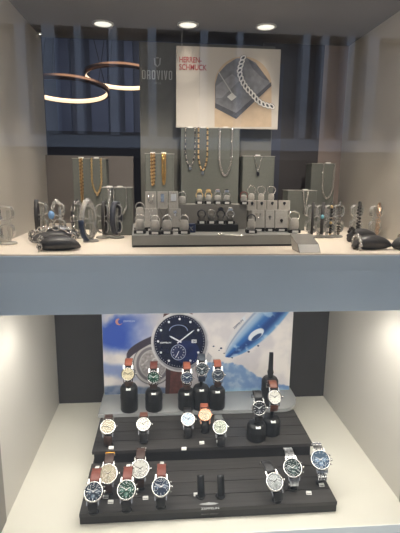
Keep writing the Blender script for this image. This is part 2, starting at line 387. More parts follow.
# the watch seen from behind
# the large watch
printed('poster_strap_upper', [(166, 300), (191, 300), (193, 318), (163, 318)], (78, 50, 48), 2, var=.15)
printed('poster_strap_lower', [(167, 362), (186, 366), (184, 398), (165, 400)], (104, 60, 52), 2, var=.25, sc=90)
printed('strap_shadow', [(166, 366), (171, 367), (169, 399), (165, 400)], (70, 42, 40), 2.1)
printed('poster_case', ell(180, 341.5, 29, 30, 56), (206, 202, 202), 2.4, .3, .1)
printed('poster_case_shade', ell(180.4, 342, 27.2, 28.2, 56), (150, 148, 152), 2.5, .3, .1)
printed('poster_lug', [(208, 352), (212, 356), (210, 361), (205, 361)], (178, 176, 178), 2.3)
printed('poster_dial', ell(179.6, 341, 25.6, 26.5, 56), (18, 23, 48), 2.7, .25, .3, 14)
printed('dial_sheen', ell(187, 352, 13, 12, 30, .3), (26, 38, 82), 2.75, .25, .3, 30)
printed('poster_subdial', ell(178.3, 352, 7.6, 7.8, 32), (168, 176, 196), 2.9)
printed('poster_subdial_face', ell(178.3, 352, 7.0, 7.2, 32), (26, 38, 80), 3.0)
printed('power_reserve', ell(178.5, 330.5, 9.4, 6.2, 28, 0, PI, 2*PI)+ell(178.5, 330.5, 8.6, 5.5, 28, 0, 2*PI, PI), (140, 150, 178), 3.0)
mk = MB()
for i in range(12):
    a = 2*PI*i/12
    if i in (3, 6): continue
    cx, cy = 179.6+21.5*math.sin(a), 341-22.3*math.cos(a)
    mk.poly([pp(x, y, 3.1) for x, y in ell(cx, cy, 1.15, 1.2, 10)])
for i in range(60):
    a = 2*PI*i/60; c, d = math.sin(a), -math.cos(a)
    mk.poly([pp(179.6+c*24.6-d*.15, 341+d*25.4+c*.15, 3.1), pp(179.6+c*24.6+d*.15, 341+d*25.4-c*.15, 3.1), pp(179.6+c*23.7+d*.15, 341+d*24.5-c*.15, 3.1), pp(179.6+c*23.7-d*.15, 341+d*24.5+c*.15, 3.1)])
for i in range(12):
    a = 2*PI*i/12; c, d = math.sin(a), -math.cos(a)
    mk.poly([pp(178.3+c*6-d*.3, 352+d*6+c*.3, 3.2), pp(178.3+c*6+d*.3, 352+d*6-c*.3, 3.2), pp(178.3+c*4.8+d*.3, 352+d*4.8-c*.3, 3.2), pp(178.3+c*4.8-d*.3, 352+d*4.8+c*.3, 3.2)])
PW = mat('print_white', (226, 226, 230), .45, 0, .04)
mk.build('printed_markers', PW, pt)
def hand(name, x, y, ang, L, w, tail, k, M=PW):
    c, d = math.sin(ang), -math.cos(ang); nx, ny = -d, c
    return MB().poly([pp(x-c*tail-nx*w, y-d*tail-ny*w, k), pp(x+c*L*.8-nx*w, y+d*L*.8-ny*w, k), pp(x+c*L, y+d*L, k), pp(x+c*L*.8+nx*w, y+d*L*.8+ny*w, k), pp(x-c*tail+nx*w, y-d*tail+ny*w, k)][::-1]).build(name, M, pt)
hand('printed_hour_hand', 179.6, 341, math.radians(-62), 12, .7, 2, 3.4)
hand('printed_minute_hand', 179.6, 341, math.radians(52), 19, .6, 3, 3.5)
hand('printed_small_hand', 178.3, 352, math.radians(205), 5.5, .35, 1.5, 3.5)
printed('date_window', [(191.5, 339.2), (196.5, 339.2), (196.5, 342.6), (191.5, 342.6)], (206, 206, 210), 3.3)
mmpx = (aty(200, 341, PY)-aty(199, 341, PY)).length
q = pp(165.5, 342.3, 3.4); text('dial_lettering', 'ZEPPELIN', 11*mmpx, 1.5*mmpx, q, (PI/2, 0, 0), PW, pt, .02)
q = pp(194, 340.9, 3.5); text('date_number', '24', 3*mmpx, 2.1*mmpx, q, (PI/2, 0, 0), mat('print_black', (24, 24, 28)), pt, .02)
# the airship
for x, y, r in ((213.5, 346, 1), (221, 348, 1.3), (219, 350, .8), (224, 353, .8), (232, 357.5, .9), (248.5, 351.5, 1.3), (258, 345.5, 1.2)):
    printed('printed_bird', ell(x, y, r, r*.75, 10), (40, 58, 92), 1.5)
q = pp(238, 324, 1.6); text('airship_lettering', 'ZEPPELIN', 13*mmpx, 2.0*mmpx, q, (PI/2, -math.radians(45.5), 0), mat('print_slate', (70, 82, 110)), pt, .02)
# emblem and small line at the top left
printed('emblem_mark', ell(119, 321.5, 3.6, 3.4, 20, 0, .5, 4.6)+ell(120.2, 321.5, 2.2, 2.4, 20, 0, 4.6, .5), (196, 140, 130), .9)
q = pp(129, 321, .9); text('emblem_lettering', 'ZEPPELIN', 11*mmpx, 1.6*mmpx, q, (PI/2, 0, 0), mat('print_pale', (176, 186, 214)), pt, .01)

# ------------------------------------------------------------------ lower niche: tray and clear shelf
TRAYM = mat('black_stained_wood', (60, 57, 55), .45, 0, .22, 6, .15, stretch=(1, 30, 30))
TRAYF = mat('black_tray_front', (36, 34, 34), .4, 0, .15, 10)
tr = thing('slatted_display_tray', 'black two-tier display tray with slatted wooden decks and winged logo', 'display tray', (0, .013, 0))
TZ1, TZ2, TY1, TY2 = .025, .058, .172, .335
def planks(y0, y1, z0, z1, n, x):
    mb = MB(); w = (y1-y0)/n
    for i in range(n): mb.box(-x, x, y0+w*i+(.0009 if i else 0), y0+w*(i+1)-.0009, z0, z1)
    return mb
planks(.0, TY1-.010, .017, TZ1, 4, .268).build('lower_deck', TRAYM, tr)
MB().box(-.2675, .2675, .001, TY2-.014, 0.0005, .0165).build('base_frame', TRAYF, tr)
MB().box(-.262, .262, TY1-.0098, TY2-.016, .017, TZ2-.0085).build('riser', TRAYF, tr)
planks(TY1-.013, TY2-.013, TZ2-.008, TZ2, 4, .266).build('upper_deck', TRAYM, tr)
lg = mat('logo_grey', (168, 168, 166), .4)
c = atz(209, 504, TZ1)
w0 = .021
airship = [(-w0, 0), (-w0*.6, .0026), (-w0*.15, .0034), (0, .0048), (w0*.15, .0034), (w0*.6, .0026), (w0, 0), (w0*.6, -.0022), (w0*.15, -.003), (-w0*.15, -.003), (-w0*.6, -.0022)]
MB().poly([(c.x+x, c.y-.013+y*1.1, TZ1+.0004) for x, y in airship]).build('logo_emblem', lg, tr)
c2 = atz(210, 508.5, TZ1); text('logo_lettering', 'ZEPPELIN', .038, .0058, (c2.x, c2.y-.013, TZ1+.0003), (0, 0, 0), lg, tr, .02)
c3 = aty(210, 518, .013); text('front_lettering', 'MADE IN GERMANY', .036, .0028, (c3.x, -.0002+.001, .0095), (PI/2, 0, 0), mat('logo_dim', (110, 110, 108)), tr, .02)

SHELFC = clear('clear_shelf_sheet', (226, 229, 230), 1.5, 1.6, .04, rough=.12, haze=.34, hazecol=(222, 222, 220))
xl, xr, yb, yf = -.272, .285, .440, .318
o = []
n = 16
for i in range(n+1):
    a = -PI/2+PI/2*i/n; o.append((xr-.055+.055*math.cos(a), yf+.075+.075*math.sin(a)))
o += [(xr, yb), (xl, yb), (xl, yf)]
mb = MB(); k = len(o)
mb.add([(x, y, SHZ-.010) for x, y in o]+[(x, y, SHZ) for x, y in o], [tuple(range(k-1, -1, -1)), tuple(range(k, 2*k))]+[(i, (i+1) % k, k+(i+1) % k, k+i) for i in range(k)])
sh = tag(mb.build('clear_display_shelf', SHELFC), 'clear rounded shelf plate carrying the row of black cylinders', 'shelf')
sl = thing('shelf_plinth', 'grey striped plinth under the clear shelf below the poster', 'plinth', (0, .33, 0))
MB().box(xl+.004, xr-.07, .006, .105, .0005, SHZ-.0105).build('plinth_body', mat('plinth_grey', (120, 122, 126), .5, 0, .1, 14, stretch=(1, 12, 12)), sl)
stripe = MB()
for i in range(5): stripe.box(xl+.004, xr-.07, .0045, .0058, .004+i*.011, .010+i*.011)
stripe.build('plinth_stripe', mat('plinth_pale', (214, 213, 211), .5), sl)

# ------------------------------------------------------------------ watches
def wmat(rgb, rough=.5, metal=0., tagn='leather', bump=.15): return mat('%s_%d_%d_%d' % ((tagn,)+tuple(rgb)), rgb, rough, metal, .14, 160, bump)
LA, LB = .037, .022
def strap_path(t0, t1, n=14, a=LA, b=LB, cy=LB, e=0.):
    return [Vector((0, cy-b*math.cos(t0+(t1-t0)*i/n), a*math.sin(t0+(t1-t0)*i/n)+e*(i/n)**.8*(1 if t1 > 0 else 0))) for i in range(n+1)]
def frame(pos, tilt, yaw, roll=0.): return Matrix.Translation(pos) @ Matrix.Rotation(yaw, 4, 'Z') @ Matrix.Rotation(-tilt, 4, 'X') @ Matrix.Rotation(roll, 4, 'Y')
GROUPW = {'tray': 'wristwatches on the slatted tray', 'row': 'wristwatches on the black cylinders'}
def watch(label, pos, tilt, yaw, dial, strap, strap2=None, case=None, kind='plain', metal=False, R=.0205, roll=0., ring=None, grp='tray', hands=(1.0, 5.2), tops=2.35, low=-1.5, band=None, ext=0., flag=False):
    R *= .94 if grp == 'row' else .98; F = frame(pos, tilt, yaw, roll); t = thing('wristwatch', label, 'watch', pos, GROUPW[grp]); t.matrix_world = F
    cs = case or STEEL
    mb = MB().lathe([(.004, .0062), (R-.004, .0062), (R-.0005, .003), (R, .001), (R, -.0015), (R-.001, -.0034), (R-.0022, -.0040), (R-.0030, -.0034), (R-.0032, -.0022)], 40, 'y', cap=False)
    for sx in (-1, 1):
        for sz in (-1, 1):
            q = [(sx*.0105, .000, sz*(R-.006)), (sx*.0130, .000, sz*(R-.006)), (sx*.0122, .0035, sz*(R+.0048)), (sx*.0103, .0035, sz*(R+.0048))]
            vs = [Vector(p)+Vector((0, -.0016, 0)) for p in q]+[Vector(p)+Vector((0, .0026, 0)) for p in q]
            mb.add(vs, [(0, 1, 2, 3), (7, 6, 5, 4), (0, 4, 5, 1), (1, 5, 6, 2), (2, 6, 7, 3), (3, 7, 4, 0)])
    mb.build('case', cs, t)
    dk = sum(dial) < 300
    d = MB().lathe([(R-.0031, -.0021), (.0002, -.0022)], 36, 'y', cap=False).build('dial', mat('dial_%d_%d_%d' % dial, dial, .55, 0, .06, 60, spec=.25), t)
    inkc = mat('dial_ink_white', (228, 228, 224), .4) if dk else mat('dial_ink_dark', (58, 54, 52), .4)
    if ring: MB().lathe([(R-.0030, -.00225), (R-.0052, -.0024)], 36, 'y', cap=False).build('chapter_ring', mat('ring_%d_%d_%d' % ring, ring, .4), d)
    mk = MB()
    for i in range(12):
        q = Matrix.Rotation(2*PI*i/12, 4, 'Y'); L = .0034 if i % 3 == 0 else .0024
        mk.box(-.00045, .00045, -.0028, -.0022, R-.0050-L, R-.0050, q)
    mk.build('hour_markers', inkc, d)
    subs = {'plain': [], 'small': [(0, -.0078, .0042)], 'chrono': [(-.0080, 0, .0043), (.0080, 0, .0043), (0, -.0085, .0043)], 'twin': [(-.0078, .001, .0046), (.0078, .001, .0046)]}[kind]
    sub_m = mat('subdial_light_%d_%d_%d' % dial, tuple(min(255, int(v*1.25+34)) for v in dial) if dk else tuple(int(v*.86) for v in dial), .3)
    for sx, sz, r in subs:
        X = Matrix.Translation((sx, 0, sz))
        sd = MB().lathe([(r, -.0023), (r, -.0026), (r-.0007, -.0026), (r-.0008, -.0024)], 20, 'y', X, cap=False).lathe([(r-.0008, -.0024), (.0002, -.0024)], 20, 'y', X, cap=False).build('subdial', sub_m, d)
        MB().box(-.0003, .0003, -.0030, -.0026, -.0008, r*.75, X @ Matrix.Rotation(sx*300+1, 4, 'Y')).build('subdial_hand', inkc, sd)
    for nm, a, L, w in (('hour_hand', hands[0], .0088, .0008), ('minute_hand', hands[1], .0130, .0006)):
        MB().add([(-w, -.0034, -.002), (w, -.0034, -.002), (w*.8, -.0034, L*.8), (0, -.0034, L), (-w*.8, -.0034, L*.8), (-w, -.0030, -.002), (w, -.0030, -.002), (w*.8, -.0030, L*.8), (0, -.0030, L), (-w*.8, -.0030, L*.8)],
                 [(0, 1, 2, 3, 4), (9, 8, 7, 6, 5), (0, 5, 6, 1), (1, 6, 7, 2), (2, 7, 8, 3), (3, 8, 9, 4), (4, 9, 5, 0)], False, Matrix.Rotation(a, 4, 'Y')).build(nm, inkc, t)
    MB().lathe([(R-.0031, -.0036), (.0002, -.0040)], 32, 'y', cap=False).build('crystal', CRYSTAL, t)
    MB().lathe([(.0010, R-.001), (.0012, R+.0008), (.0029, R+.0009), (.0030, R+.0032), (.0024, R+.0038)], 14, 'x').build('crown', cs, t)
    if kind in ('chrono', 'twin'):
        for s in (-1, 1):
            a = s*.42; MB().lathe([(.0011, R-.001), (.0011, R+.0016), (.0020, R+.0017), (.0020, R+.0032)], 10, 'x', Matrix.Rotation(a, 4, 'Y')).build('pusher', cs, t)
    sm = strap; sm2 = strap2 or strap
    if not metal:
        pr = lambda w: [(-w, -.0010), (-w*.8, -.0014), (w*.8, -.0014), (w, -.0010), (w, .0010), (-w, .0010)]
        up = strap_path(.60, tops, e=ext); lo = strap_path(-.60, low)
        n = len(up)
        su = MB().sweep(up, pr(.0100), False, scales=[1-.16*i/n for i in range(n)]).build('upper_strap', sm2, t)
        MB().sweep(lo, pr(.0100), False, scales=[1-.16*i/n for i in range(n)]).build('lower_strap', sm, t)
        # buckle on the end of the upper strap
        e = up[-1]; g = (up[-1]-up[-2]).normalized(); fr = [e+Vector((sx*.0108, 0, 0))+g*s for sx, s in ((-1, -.002), (1, -.002), (1, .009), (-1, .009))]
        bk = MB().tube(fr, .0013, 6, True).build('buckle', cs, su)
        if flag: c = up[n-5]; g2 = (up[n-4]-up[n-6]).normalized(); nn = Vector((0, -g2.z, g2.y)); MB().sweep([c+nn*.0034-g2*.002, c+nn*.0036+g2*.005, c+nn*.0044+g2*.013], [(-.0042, -.0003), (.0042, -.0003), (.0042, .0003), (-.0042, .0003)]).build('paper_tag', WHITE, su)
        i = 4; c = up[n-4]; g = (up[n-3]-up[n-5]).normalized()
        kp = [c-g*.0022, c+g*.0022]
        MB().sweep(kp, [(-.0098, -.0027), (.0098, -.0027), (.0098, .0024), (-.0098, .0024)], False).build('keeper', band or sm2, su)
    else:
        for nm, t0, t1 in (('upper_bracelet', .60, tops), ('lower_bracelet', -.60, low)):
            mb = MB(); N = 11; pa = strap_path(t0, t1, N*2, e=ext if t1 > 0 else 0)
            for i in range(N):
                c = pa[2*i+1]; g = (pa[2*i+2]-pa[2*i]); L = g.length*.46; g.normalize()
                X = Matrix((Vector((1, 0, 0)), g.cross(Vector((1, 0, 0))), g)).transposed().to_4x4(); X.translation = c
                w = .0104-.0012*i/N
                for u0, u1 in ((-w, -w*.42), (-w*.38, w*.38), (w*.42, w)):
                    mb.cbox(u0, u1, -.0015, .0015, -L, L, .0006, X)
            mb.build(nm, sm, t)
    return t, F
def cuff_mesh(F, root, top=1.5, low=-1.7):
    X = Matrix.Translation(-Vector(root)) @ F
    return MB(X).sweep(strap_path(low, top, 20, .0325, .0155, .0235), [(-.0075, -.0012), (.0075, -.0012), (.0075, .0012), (-.0075, .0012)], False)
def tray_stand(label, F, zb, grp='black watch stands on the tray', top=1.5):
    bot = F @ Vector((0, .0260, -.0320)); root = Vector((bot.x, bot.y+.004, zb))
    t = thing('watch_stand', label, 'watch stand', root, grp)
    cuff_mesh(F, root, top).build('cuff', BLACKP, t)
    b = bot-root
    MB().sweep([b+Vector((0, 0, .004)), Vector((b.x*.5, b.y*.5, max(.004, b.z*.5))), Vector((0, 0, .003))], [(-.006, -.003), (.006, -.003), (.006, .003), (-.006, .003)], False).build('stem', BLACKP, t)
    MB().lathe([(.011, .0004), (.011, .002), (.009, .0032)], 24).build('foot', BLACKP, t)
    return t
def cyl_stand(label, F, c, z0, h, r):
    root = Vector((c[0], c[1], z0)); t = thing('watch_cylinder', label, 'watch stand', root, 'black cylinder watch stands')
    LE = mat('black_leather_cylinder', (24, 24, 24), .42, 0, .25, 120, .1)
    MB().lathe([(r*.96, .0003), (r, .003), (r, h-.010), (r*.96, h-.007), (r*.80, h-.001), (r*.74, h)], 40).build('body', LE, t)
    MB().lathe([(r*1.004, h*.52), (r*1.02, h*.525), (r*1.02, h*.56), (r*1.004, h*.565)], 40, cap=False).build('seam_band', BLACKM, t)
    MB().box(-.0058, .0058, -.0004, .0004, -.0032, .0032, Matrix.Translation((0, -r*.885, h-.0035)) @ Matrix.Rotation(-.98, 4, 'X')).build('price_label', WHITE, t)
    if F is not None:
        bot = F @ Vector((0, .0260, -.0320)) - root
        cuff_mesh(F, root).build('cuff', BLACKP, t)
        MB().tube([bot+Vector((0, 0, .003)), Vector((bot.x*.5, bot.y*.5, (bot.z+h)/2)), Vector((0, 0, h-.001))], .0045, 10).build('stem', BLACKP, t)
    return t
BR = wmat((104, 62, 46)); BRD = wmat((66, 46, 38)); OR = wmat((160, 88, 64)); RED = wmat((116, 60, 48)); NAVY = wmat((40, 48, 66)); BLK = wmat((36, 34, 34)); TAN = wmat((140, 84, 62))
T40 = math.radians(50)
def tray_watch(wl, sl_, px, py, zc, zb, tilt=T40, yaw=-.05, **kw):
    p = atz(px, py, zc); t, F = watch(wl, p, tilt, yaw, **kw); tray_stand(sl_, F, zb); return t
# front tier, left group
Z1 = TZ1+.044; Z2 = TZ2+.044
tray_watch('navy dial chronograph on brown strap at the front left corner of the tray', 'black stand under the navy watch at the tray front left corner', 93.5, 492, Z1, TZ1, yaw=.0, dial=(34, 48, 62), strap=BLK, ext=.014, tops=1.9, low=-1.0, flag=True, strap2=RED, kind='chrono')
tray_watch('large beige dial watch with orange band round its dark brown strap', 'black stand under the beige dial watch with orange band', 108, 474, Z1+.004, TZ1, yaw=.02, dial=(190, 178, 154), strap=BRD, R=.0218, kind='small', band=wmat((232, 160, 40)), ring=(186, 172, 146), ext=.014, tops=1.9, low=-1.15)
tray_watch('green dial chronograph on red brown strap at the tray front', 'black stand under the green dial chronograph', 126.5, 490, Z1, TZ1, yaw=.0, dial=(24, 62, 50), strap=BLK, ext=.014, tops=1.9, low=-1.0, flag=True, strap2=RED, kind='chrono')
tray_watch('white dial watch on dark brown strap between the green and blue chronographs', 'black stand under the white dial watch of the lower left group', 140, 469, Z1+.004, TZ1, yaw=.0, dial=(196, 193, 184), strap=BRD, R=.0215, kind='small', ring=(190, 188, 180), ext=.014, tops=1.9, low=-1.15)
tray_watch('blue dial chronograph with glossy red brown strap, rightmost of the lower left group', 'black stand under the blue chronograph of the lower left group', 161, 487, Z1, TZ1, yaw=-.03, dial=(34, 50, 70), strap=BLK, ext=.014, tops=1.9, low=-1.0, flag=True, strap2=RED, kind='twin')
# front tier, right group
tray_watch('silver grey dial watch with open dark strap and buckle', 'black stand under the silver grey watch with the open buckle', 274.5, 482, Z1-.002, TZ1, yaw=-.0, roll=-.18, dial=(186, 189, 186), strap=BLK, R=.0195, kind='small', ring=(140, 146, 148), ext=.014, tops=1.9, low=-1.15)
tray_watch('green black chronograph on steel bracelet beside the silver grey watch', 'black stand under the green black chronograph on steel bracelet', 292.5, 468, Z1+.004, TZ1, yaw=-.12, roll=-.08, dial=(30, 48, 46), strap=STEEL_D, metal=True, R=.0218, kind='chrono', ext=.014, tops=1.9, low=-1.15)
tray_watch('light blue chronograph on steel bracelet at the right edge of the tray', 'black stand under the light blue chronograph at the right edge', 320.5, 460, Z1+.012, TZ1, yaw=-.22, roll=-.12, dial=(70, 90, 110), strap=STEEL, metal=True, R=.0225, kind='chrono', ext=.010, tops=2.1)
# upper tier
tray_watch('cream dial watch on dark strap at the left end of the upper tier', 'black stand under the cream watch at the left end of the upper tier', 108, 427, Z2, TZ2, yaw=.05, dial=(196, 184, 160), strap=BRD, R=.0195, hands=(2.2, 4.8))
tray_watch('white dial watch with black hands and brown strap on the upper tier', 'black stand under the white dial watch with black hands', 143.5, 424.5, Z2, TZ2, yaw=.02, dial=(220, 215, 204), strap=BLK, strap2=BR, R=.0185, hands=(-1.1, .8))
tray_watch('white dial watch with pale blue glare tint on black strap in the middle of the upper tier', 'black stand under the glare tinted white watch of the upper tier', 188, 419.5, Z2, TZ2, yaw=.0, dial=(196, 212, 226), strap=BLK, R=.0188, case=STEEL)  # pale blue glare is put into the dial colour
tray_watch('cream dial rose gold watch with orange upper strap', 'black stand under the rose gold watch with orange strap', 205, 415, Z2, TZ2+.0, yaw=-.02, dial=(224, 200, 166), strap=BLK, strap2=OR, case=ROSE, R=.0178, kind='small')
tray_watch('silver dial watch with green centre on grey strap, right of the rose gold watch', 'black stand under the silver dial watch right of the rose gold one', 220, 427.5, Z2, TZ2, yaw=-.08, roll=-.1, dial=(178, 182, 164), strap=BLK, strap2=wmat((96, 98, 96)), R=.0188, kind='small')
# empty stands of the lower tier
for px, lb in ((201, 'empty black watch stand behind the tray logo, the left one'), (221, 'empty black watch stand behind the tray logo, the right one')):
    p = atz(px, 479, TZ1+.045); tray_stand(lb, frame(p, math.radians(38), 0), TZ1, 'empty watch stands on the lower tier', .25)
# back row on cylinders; light on the upper straps is put into strap2 colours
RY = .340
def row_watch(wl, cl, px, py, h, base=None, **kw):
    p = aty(px, py, RY-.020); t, F = watch(wl, p, math.radians(16), -.02, grp='row', low=-1.2, **kw)
    cyl_stand(cl, F, (p.x, RY), SHZ, h, .0235)
row_watch('cream dial chronograph on the tall black cylinder at the left end', 'tall black cylinder at the left end of the back row', 128, 374, .073, dial=(228, 214, 178), strap=BRD, strap2=OR, R=.0195, kind='twin')
row_watch('green dial watch with brown strap, coloured redder where lit, on a black cylinder', 'black cylinder under the green dial watch', 153.5, 377, .058, dial=(28, 66, 52), strap=BRD, strap2=RED, R=.0188, kind='twin')
row_watch('blue dial watch with brown strap, coloured orange where lit, in front of the poster strap', 'black cylinder under the blue dial watch on lit brown strap', 187, 377.5, .054, dial=(36, 52, 74), strap=BRD, strap2=OR, R=.0182, kind='plain')
row_watch('dark dial steel watch on navy strap, highest of the back row', 'black cylinder under the dark steel watch on navy strap', 202, 369, .064, dial=(48, 56, 62), strap=NAVY, strap2=wmat((70, 76, 84)), R=.0195, kind='small')
row_watch('navy dial watch on brown strap at the right of the back row trio', 'black cylinder under the navy watch at the right of the trio', 218, 375, .058, dial=(44, 54, 66), strap=BRD, strap2=OR, R=.0182, kind='plain')
# right pair on the upper tier
for (px, py, z, bx, by, h, dial, st, lb, cl, kd) in ((259, 408, .146, 258, 440, .045, (40, 42, 46), BLK, 'black dial steel watch on dark strap on the front right cylinder', 'front right black cylinder under the black dial watch', 'small'),
                                           (274.5, 397, .152, 274.5, 434, .045, (236, 231, 218), BR, 'white dial watch on brown strap on the cylinder beside the black watch', 'black cylinder under the white dial watch with brown strap', 'plain')):
    b = atz(px, by, TZ2); p = aty(px, py, b.y-.012)
    t, F = watch(lb, p, math.radians(20), -.03, dial=dial, strap=st, grp='row', kind=kd, R=.019)
    cyl_stand(cl, F, (p.x, b.y+.008), TZ2, h, .0235)
# the empty tall holder behind them
q = aty(270, 380, .352)
ct = cyl_stand('black cylinder with a bare upright paddle behind the white dial watch', None, (q.x, .352), SHZ, .078, .0235)
pad = [(-.0055, .078), (-.0085, .095), (-.0065, .102), (-.0055, .140), (-.0052, .152), (.0052, .152), (.0055, .140), (.0065, .102), (.0085, .095), (.0055, .078)]
k = len(pad)
MB().add([(x, -.004, z) for x, z in pad]+[(x, .002, z) for x, z in pad], [tuple(range(k)), tuple(range(2*k-1, k-1, -1))]+[((i+1) % k, i, k+i, k+(i+1) % k) for i in range(k)]).build('upright_paddle', BLACKP, ct)
# price tags lying on the decks
first = None
for px, py, z, lb in ((105.5, 499, TZ1, 'small white price tag right of the front left navy watch'), (110.5, 504, TZ1, 'small white price tag in front of the beige dial watch'),
    (126, 505.5, TZ1, 'small white price tag in front of the green chronograph'), (145.5, 500, TZ1, 'small white price tag in front of the white dial watch of the lower left group'), (160, 503.5, TZ1, 'small white price tag in front of the blue chronograph'),
    (196.5, 496.5, TZ1, 'small white price tag in front of the left empty stand'), (222, 496, TZ1, 'small white price tag in front of the right empty stand'),
    (277.5, 495, TZ1, 'small white price tag in front of the silver grey watch'), (291.5, 487, TZ1, 'small white price tag under the green black steel chronograph'), (309, 495, TZ1, 'small white price tag lying alone on the front right deck'), (322, 487, TZ1, 'small white price tag under the light blue chronograph'),
    (111, 449.5, TZ2, 'small white price tag under the cream watch on the upper tier'), (143.5, 451, TZ2, 'small white price tag at the upper tier edge above the white dial watch'), (184, 450.5, TZ2, 'small white price tag under the glare tinted white watch'),
    (202, 444.5, TZ2, 'small white price tag under the rose gold watch'), (219, 443.5, TZ2, 'small white price tag under the silver dial watch of the upper tier')):
    p = atz(px, py, z)
    if first is None:
        first = thing('price_tag', lb, 'price tag', p, 'small white price tags on the tray')
        MB().box(-.0058, .0058, -.0004, .0004, 0, .0072, Matrix.Translation((0, 0, .0008)) @ Matrix.Rotation(-.85, 4, 'X')).build('card', WHITE, first)
        MB().box(-.005, .005, .0012, .005, .0002, .003).build('tag_foot', BLACKP, first)
    else: dup(first, p, lb, random.uniform(-.12, .12))
def resample(P, step):
    out = [P[0]]; acc = 0
    for a, b in zip(P, P[1:]):
        d = (b-a).length; t = 0
        while acc+d-t >= step:
            t += step-acc; acc = 0; out.append(a.lerp(b, t/d))
        acc += d-t
    return out
# ------------------------------------------------------------------ upper niche: panel, sign, blocks
PANM = mat('grey_felt_panel', (104, 103, 97), .9, 0, .05, 60, .1)
PNY = .45
a = aty(139, 45, PNY); b = aty(272, 130, PNY)
pn = thing('logo_panel', 'tall dark grey felt panel with pale shop lettering and emblem', 'panel', ((a.x+b.x)/2, PNY, ZU))
hw = (b.x-a.x)/2
MB().cbox(-hw, hw, 0, .014, .0003, 1.03-ZU, .001).build('panel_board', PANM, pn)
LET = mat('pale_lettering', (186, 186, 178), .5)
def onp(px, py): q = aty(px, py, PNY); return Vector((q.x-(a.x+b.x)/2, -.0003, q.z-ZU))
s = (aty(160, 75, PNY)-aty(159, 75, PNY)).length
lt = MB()
def stroke_box(x0, x1, z0, z1): lt.box(x0, x1, -.0004, 0, z0, z1)
o0 = onp(157.3, 75); LH, LW, LT = 8.6*s, 3.5*s, 1.05*s
xs = -15.2*s
for ch_ in 'OROVIVO':
    X0 = o0.x+xs; Z0 = o0.z-LH/2; w_ = LW if ch_ != 'I' else LT
    if ch_ in 'OR':
        c_ = LT*.8
        out = [(X0+c_, Z0), (X0+w_-c_, Z0), (X0+w_, Z0+c_), (X0+w_, Z0+LH-c_), (X0+w_-c_, Z0+LH), (X0+c_, Z0+LH), (X0, Z0+LH-c_), (X0, Z0+c_)]
        inn = [(X0+LT, Z0+LT), (X0+w_-LT, Z0+LT), (X0+w_-LT, Z0+LT), (X0+w_-LT, Z0+LH-LT), (X0+w_-LT, Z0+LH-LT), (X0+LT, Z0+LH-LT), (X0+LT, Z0+LH-LT), (X0+LT, Z0+LT)]
        if ch_ == 'O': lt.add([(x, -.0004, z) for x, z in out]+[(x, -.0004, z) for x, z in inn], [(i, (i+1) % 8, 8+(i+1) % 8, 8+i) for i in range(8)])
        else:
            zm = Z0+LH*.46
            stroke_box(X0, X0+LT, Z0, Z0+LH); stroke_box(X0+LT, X0+w_-c_*.5, Z0+LH-LT, Z0+LH); stroke_box(X0+w_-LT, X0+w_, zm, Z0+LH-c_*.5); stroke_box(X0+LT, X0+w_-c_*.5, zm-LT*.5, zm+LT*.5); stroke_box(X0+w_-LT, X0+w_, Z0, zm-LT*.6)
    elif ch_ == 'V':
        lt.poly([(X0, -.0004, Z0+LH), (X0+w_/2-LT*.5, -.0004, Z0), (X0+w_/2+LT*.5, -.0004, Z0), (X0+w_, -.0004, Z0+LH), (X0+w_-LT, -.0004, Z0+LH), (X0+w_/2, -.0004, Z0+LT*1.6), (X0+LT, -.0004, Z0+LH)])
    else: stroke_box(X0, X0+LT, Z0, Z0+LH)
    xs += w_+1.35*s
lt.build('panel_lettering', LET, pn)
text('panel_small_lettering', '1856', 7*s, 2.2*s, onp(157.6, 83.2), (PI/2, 0, 0), mat('dim_lettering', (140, 140, 134), .6), pn, .0)
em = MB()
for pts in ([(153.8, 58), (155.2, 58), (155.6, 63.5), (157.4, 66), (157.4, 67.4), (154.4, 64.6)], [(161, 58), (159.6, 58), (159.2, 63.5), (157.4, 66), (157.4, 67.4), (160.4, 64.6)],
            [(155.9, 57.2), (158.9, 57.2), (158.5, 58.4), (156.3, 58.4)]):
    em.poly([onp(x, y) for x, y in pts][::-1])
em.build('panel_emblem', mat('emblem_lettering', (158, 158, 152), .5), pn)

def block(label, px0, px1, pyt, Y, depth=.05, bar=True):
    """a velvet display block standing on the upper floor; front face on Y"""
    l = aty(px0, pyt, Y); r = aty(px1, pyt, Y); z = (l.z+r.z)/2
    t = thing('display_block', label, 'display block', ((l.x+r.x)/2, Y, ZU), 'grey velvet necklace blocks'); w = (r.x-l.x)/2
    MB().cbox(-w, w, 0, depth, .0003, z-ZU-.001, .0012).build('body', VELVET, t)
    if bar: MB().cbox(-w-.001, w+.001, -.0008, depth, z-ZU-.001, z-ZU+.0005, .0004).build('top_edge', mat('pale_top_edge', (150, 148, 140), .4), t)  # thin paler slab drawn along the top edge
    return (l.x+r.x)/2, w, z
bA = block('wide grey block under the framed sign, hung with three necklaces', 181, 240, 128, .395)
bB = block('grey block hung with two narrow gold chains left of centre', 145, 174, 153.5, .375)
bC = block('grey block at the left hung with thick gold chains', 72, 106, 158.5, .36)
bD = block('low grey block hung with silver chains beside the plinth', 102, 131.5, 187.5, .25)
bE = block('grey block right of centre with one fine pendant necklace', 243, 275, 156, .40)
bF = block('grey block at the right with one silver chain', 312, 336, 163.5, .41)
bG = block('low grey block at the right with a fine pendant necklace', 288, 317, 190.5, .35)

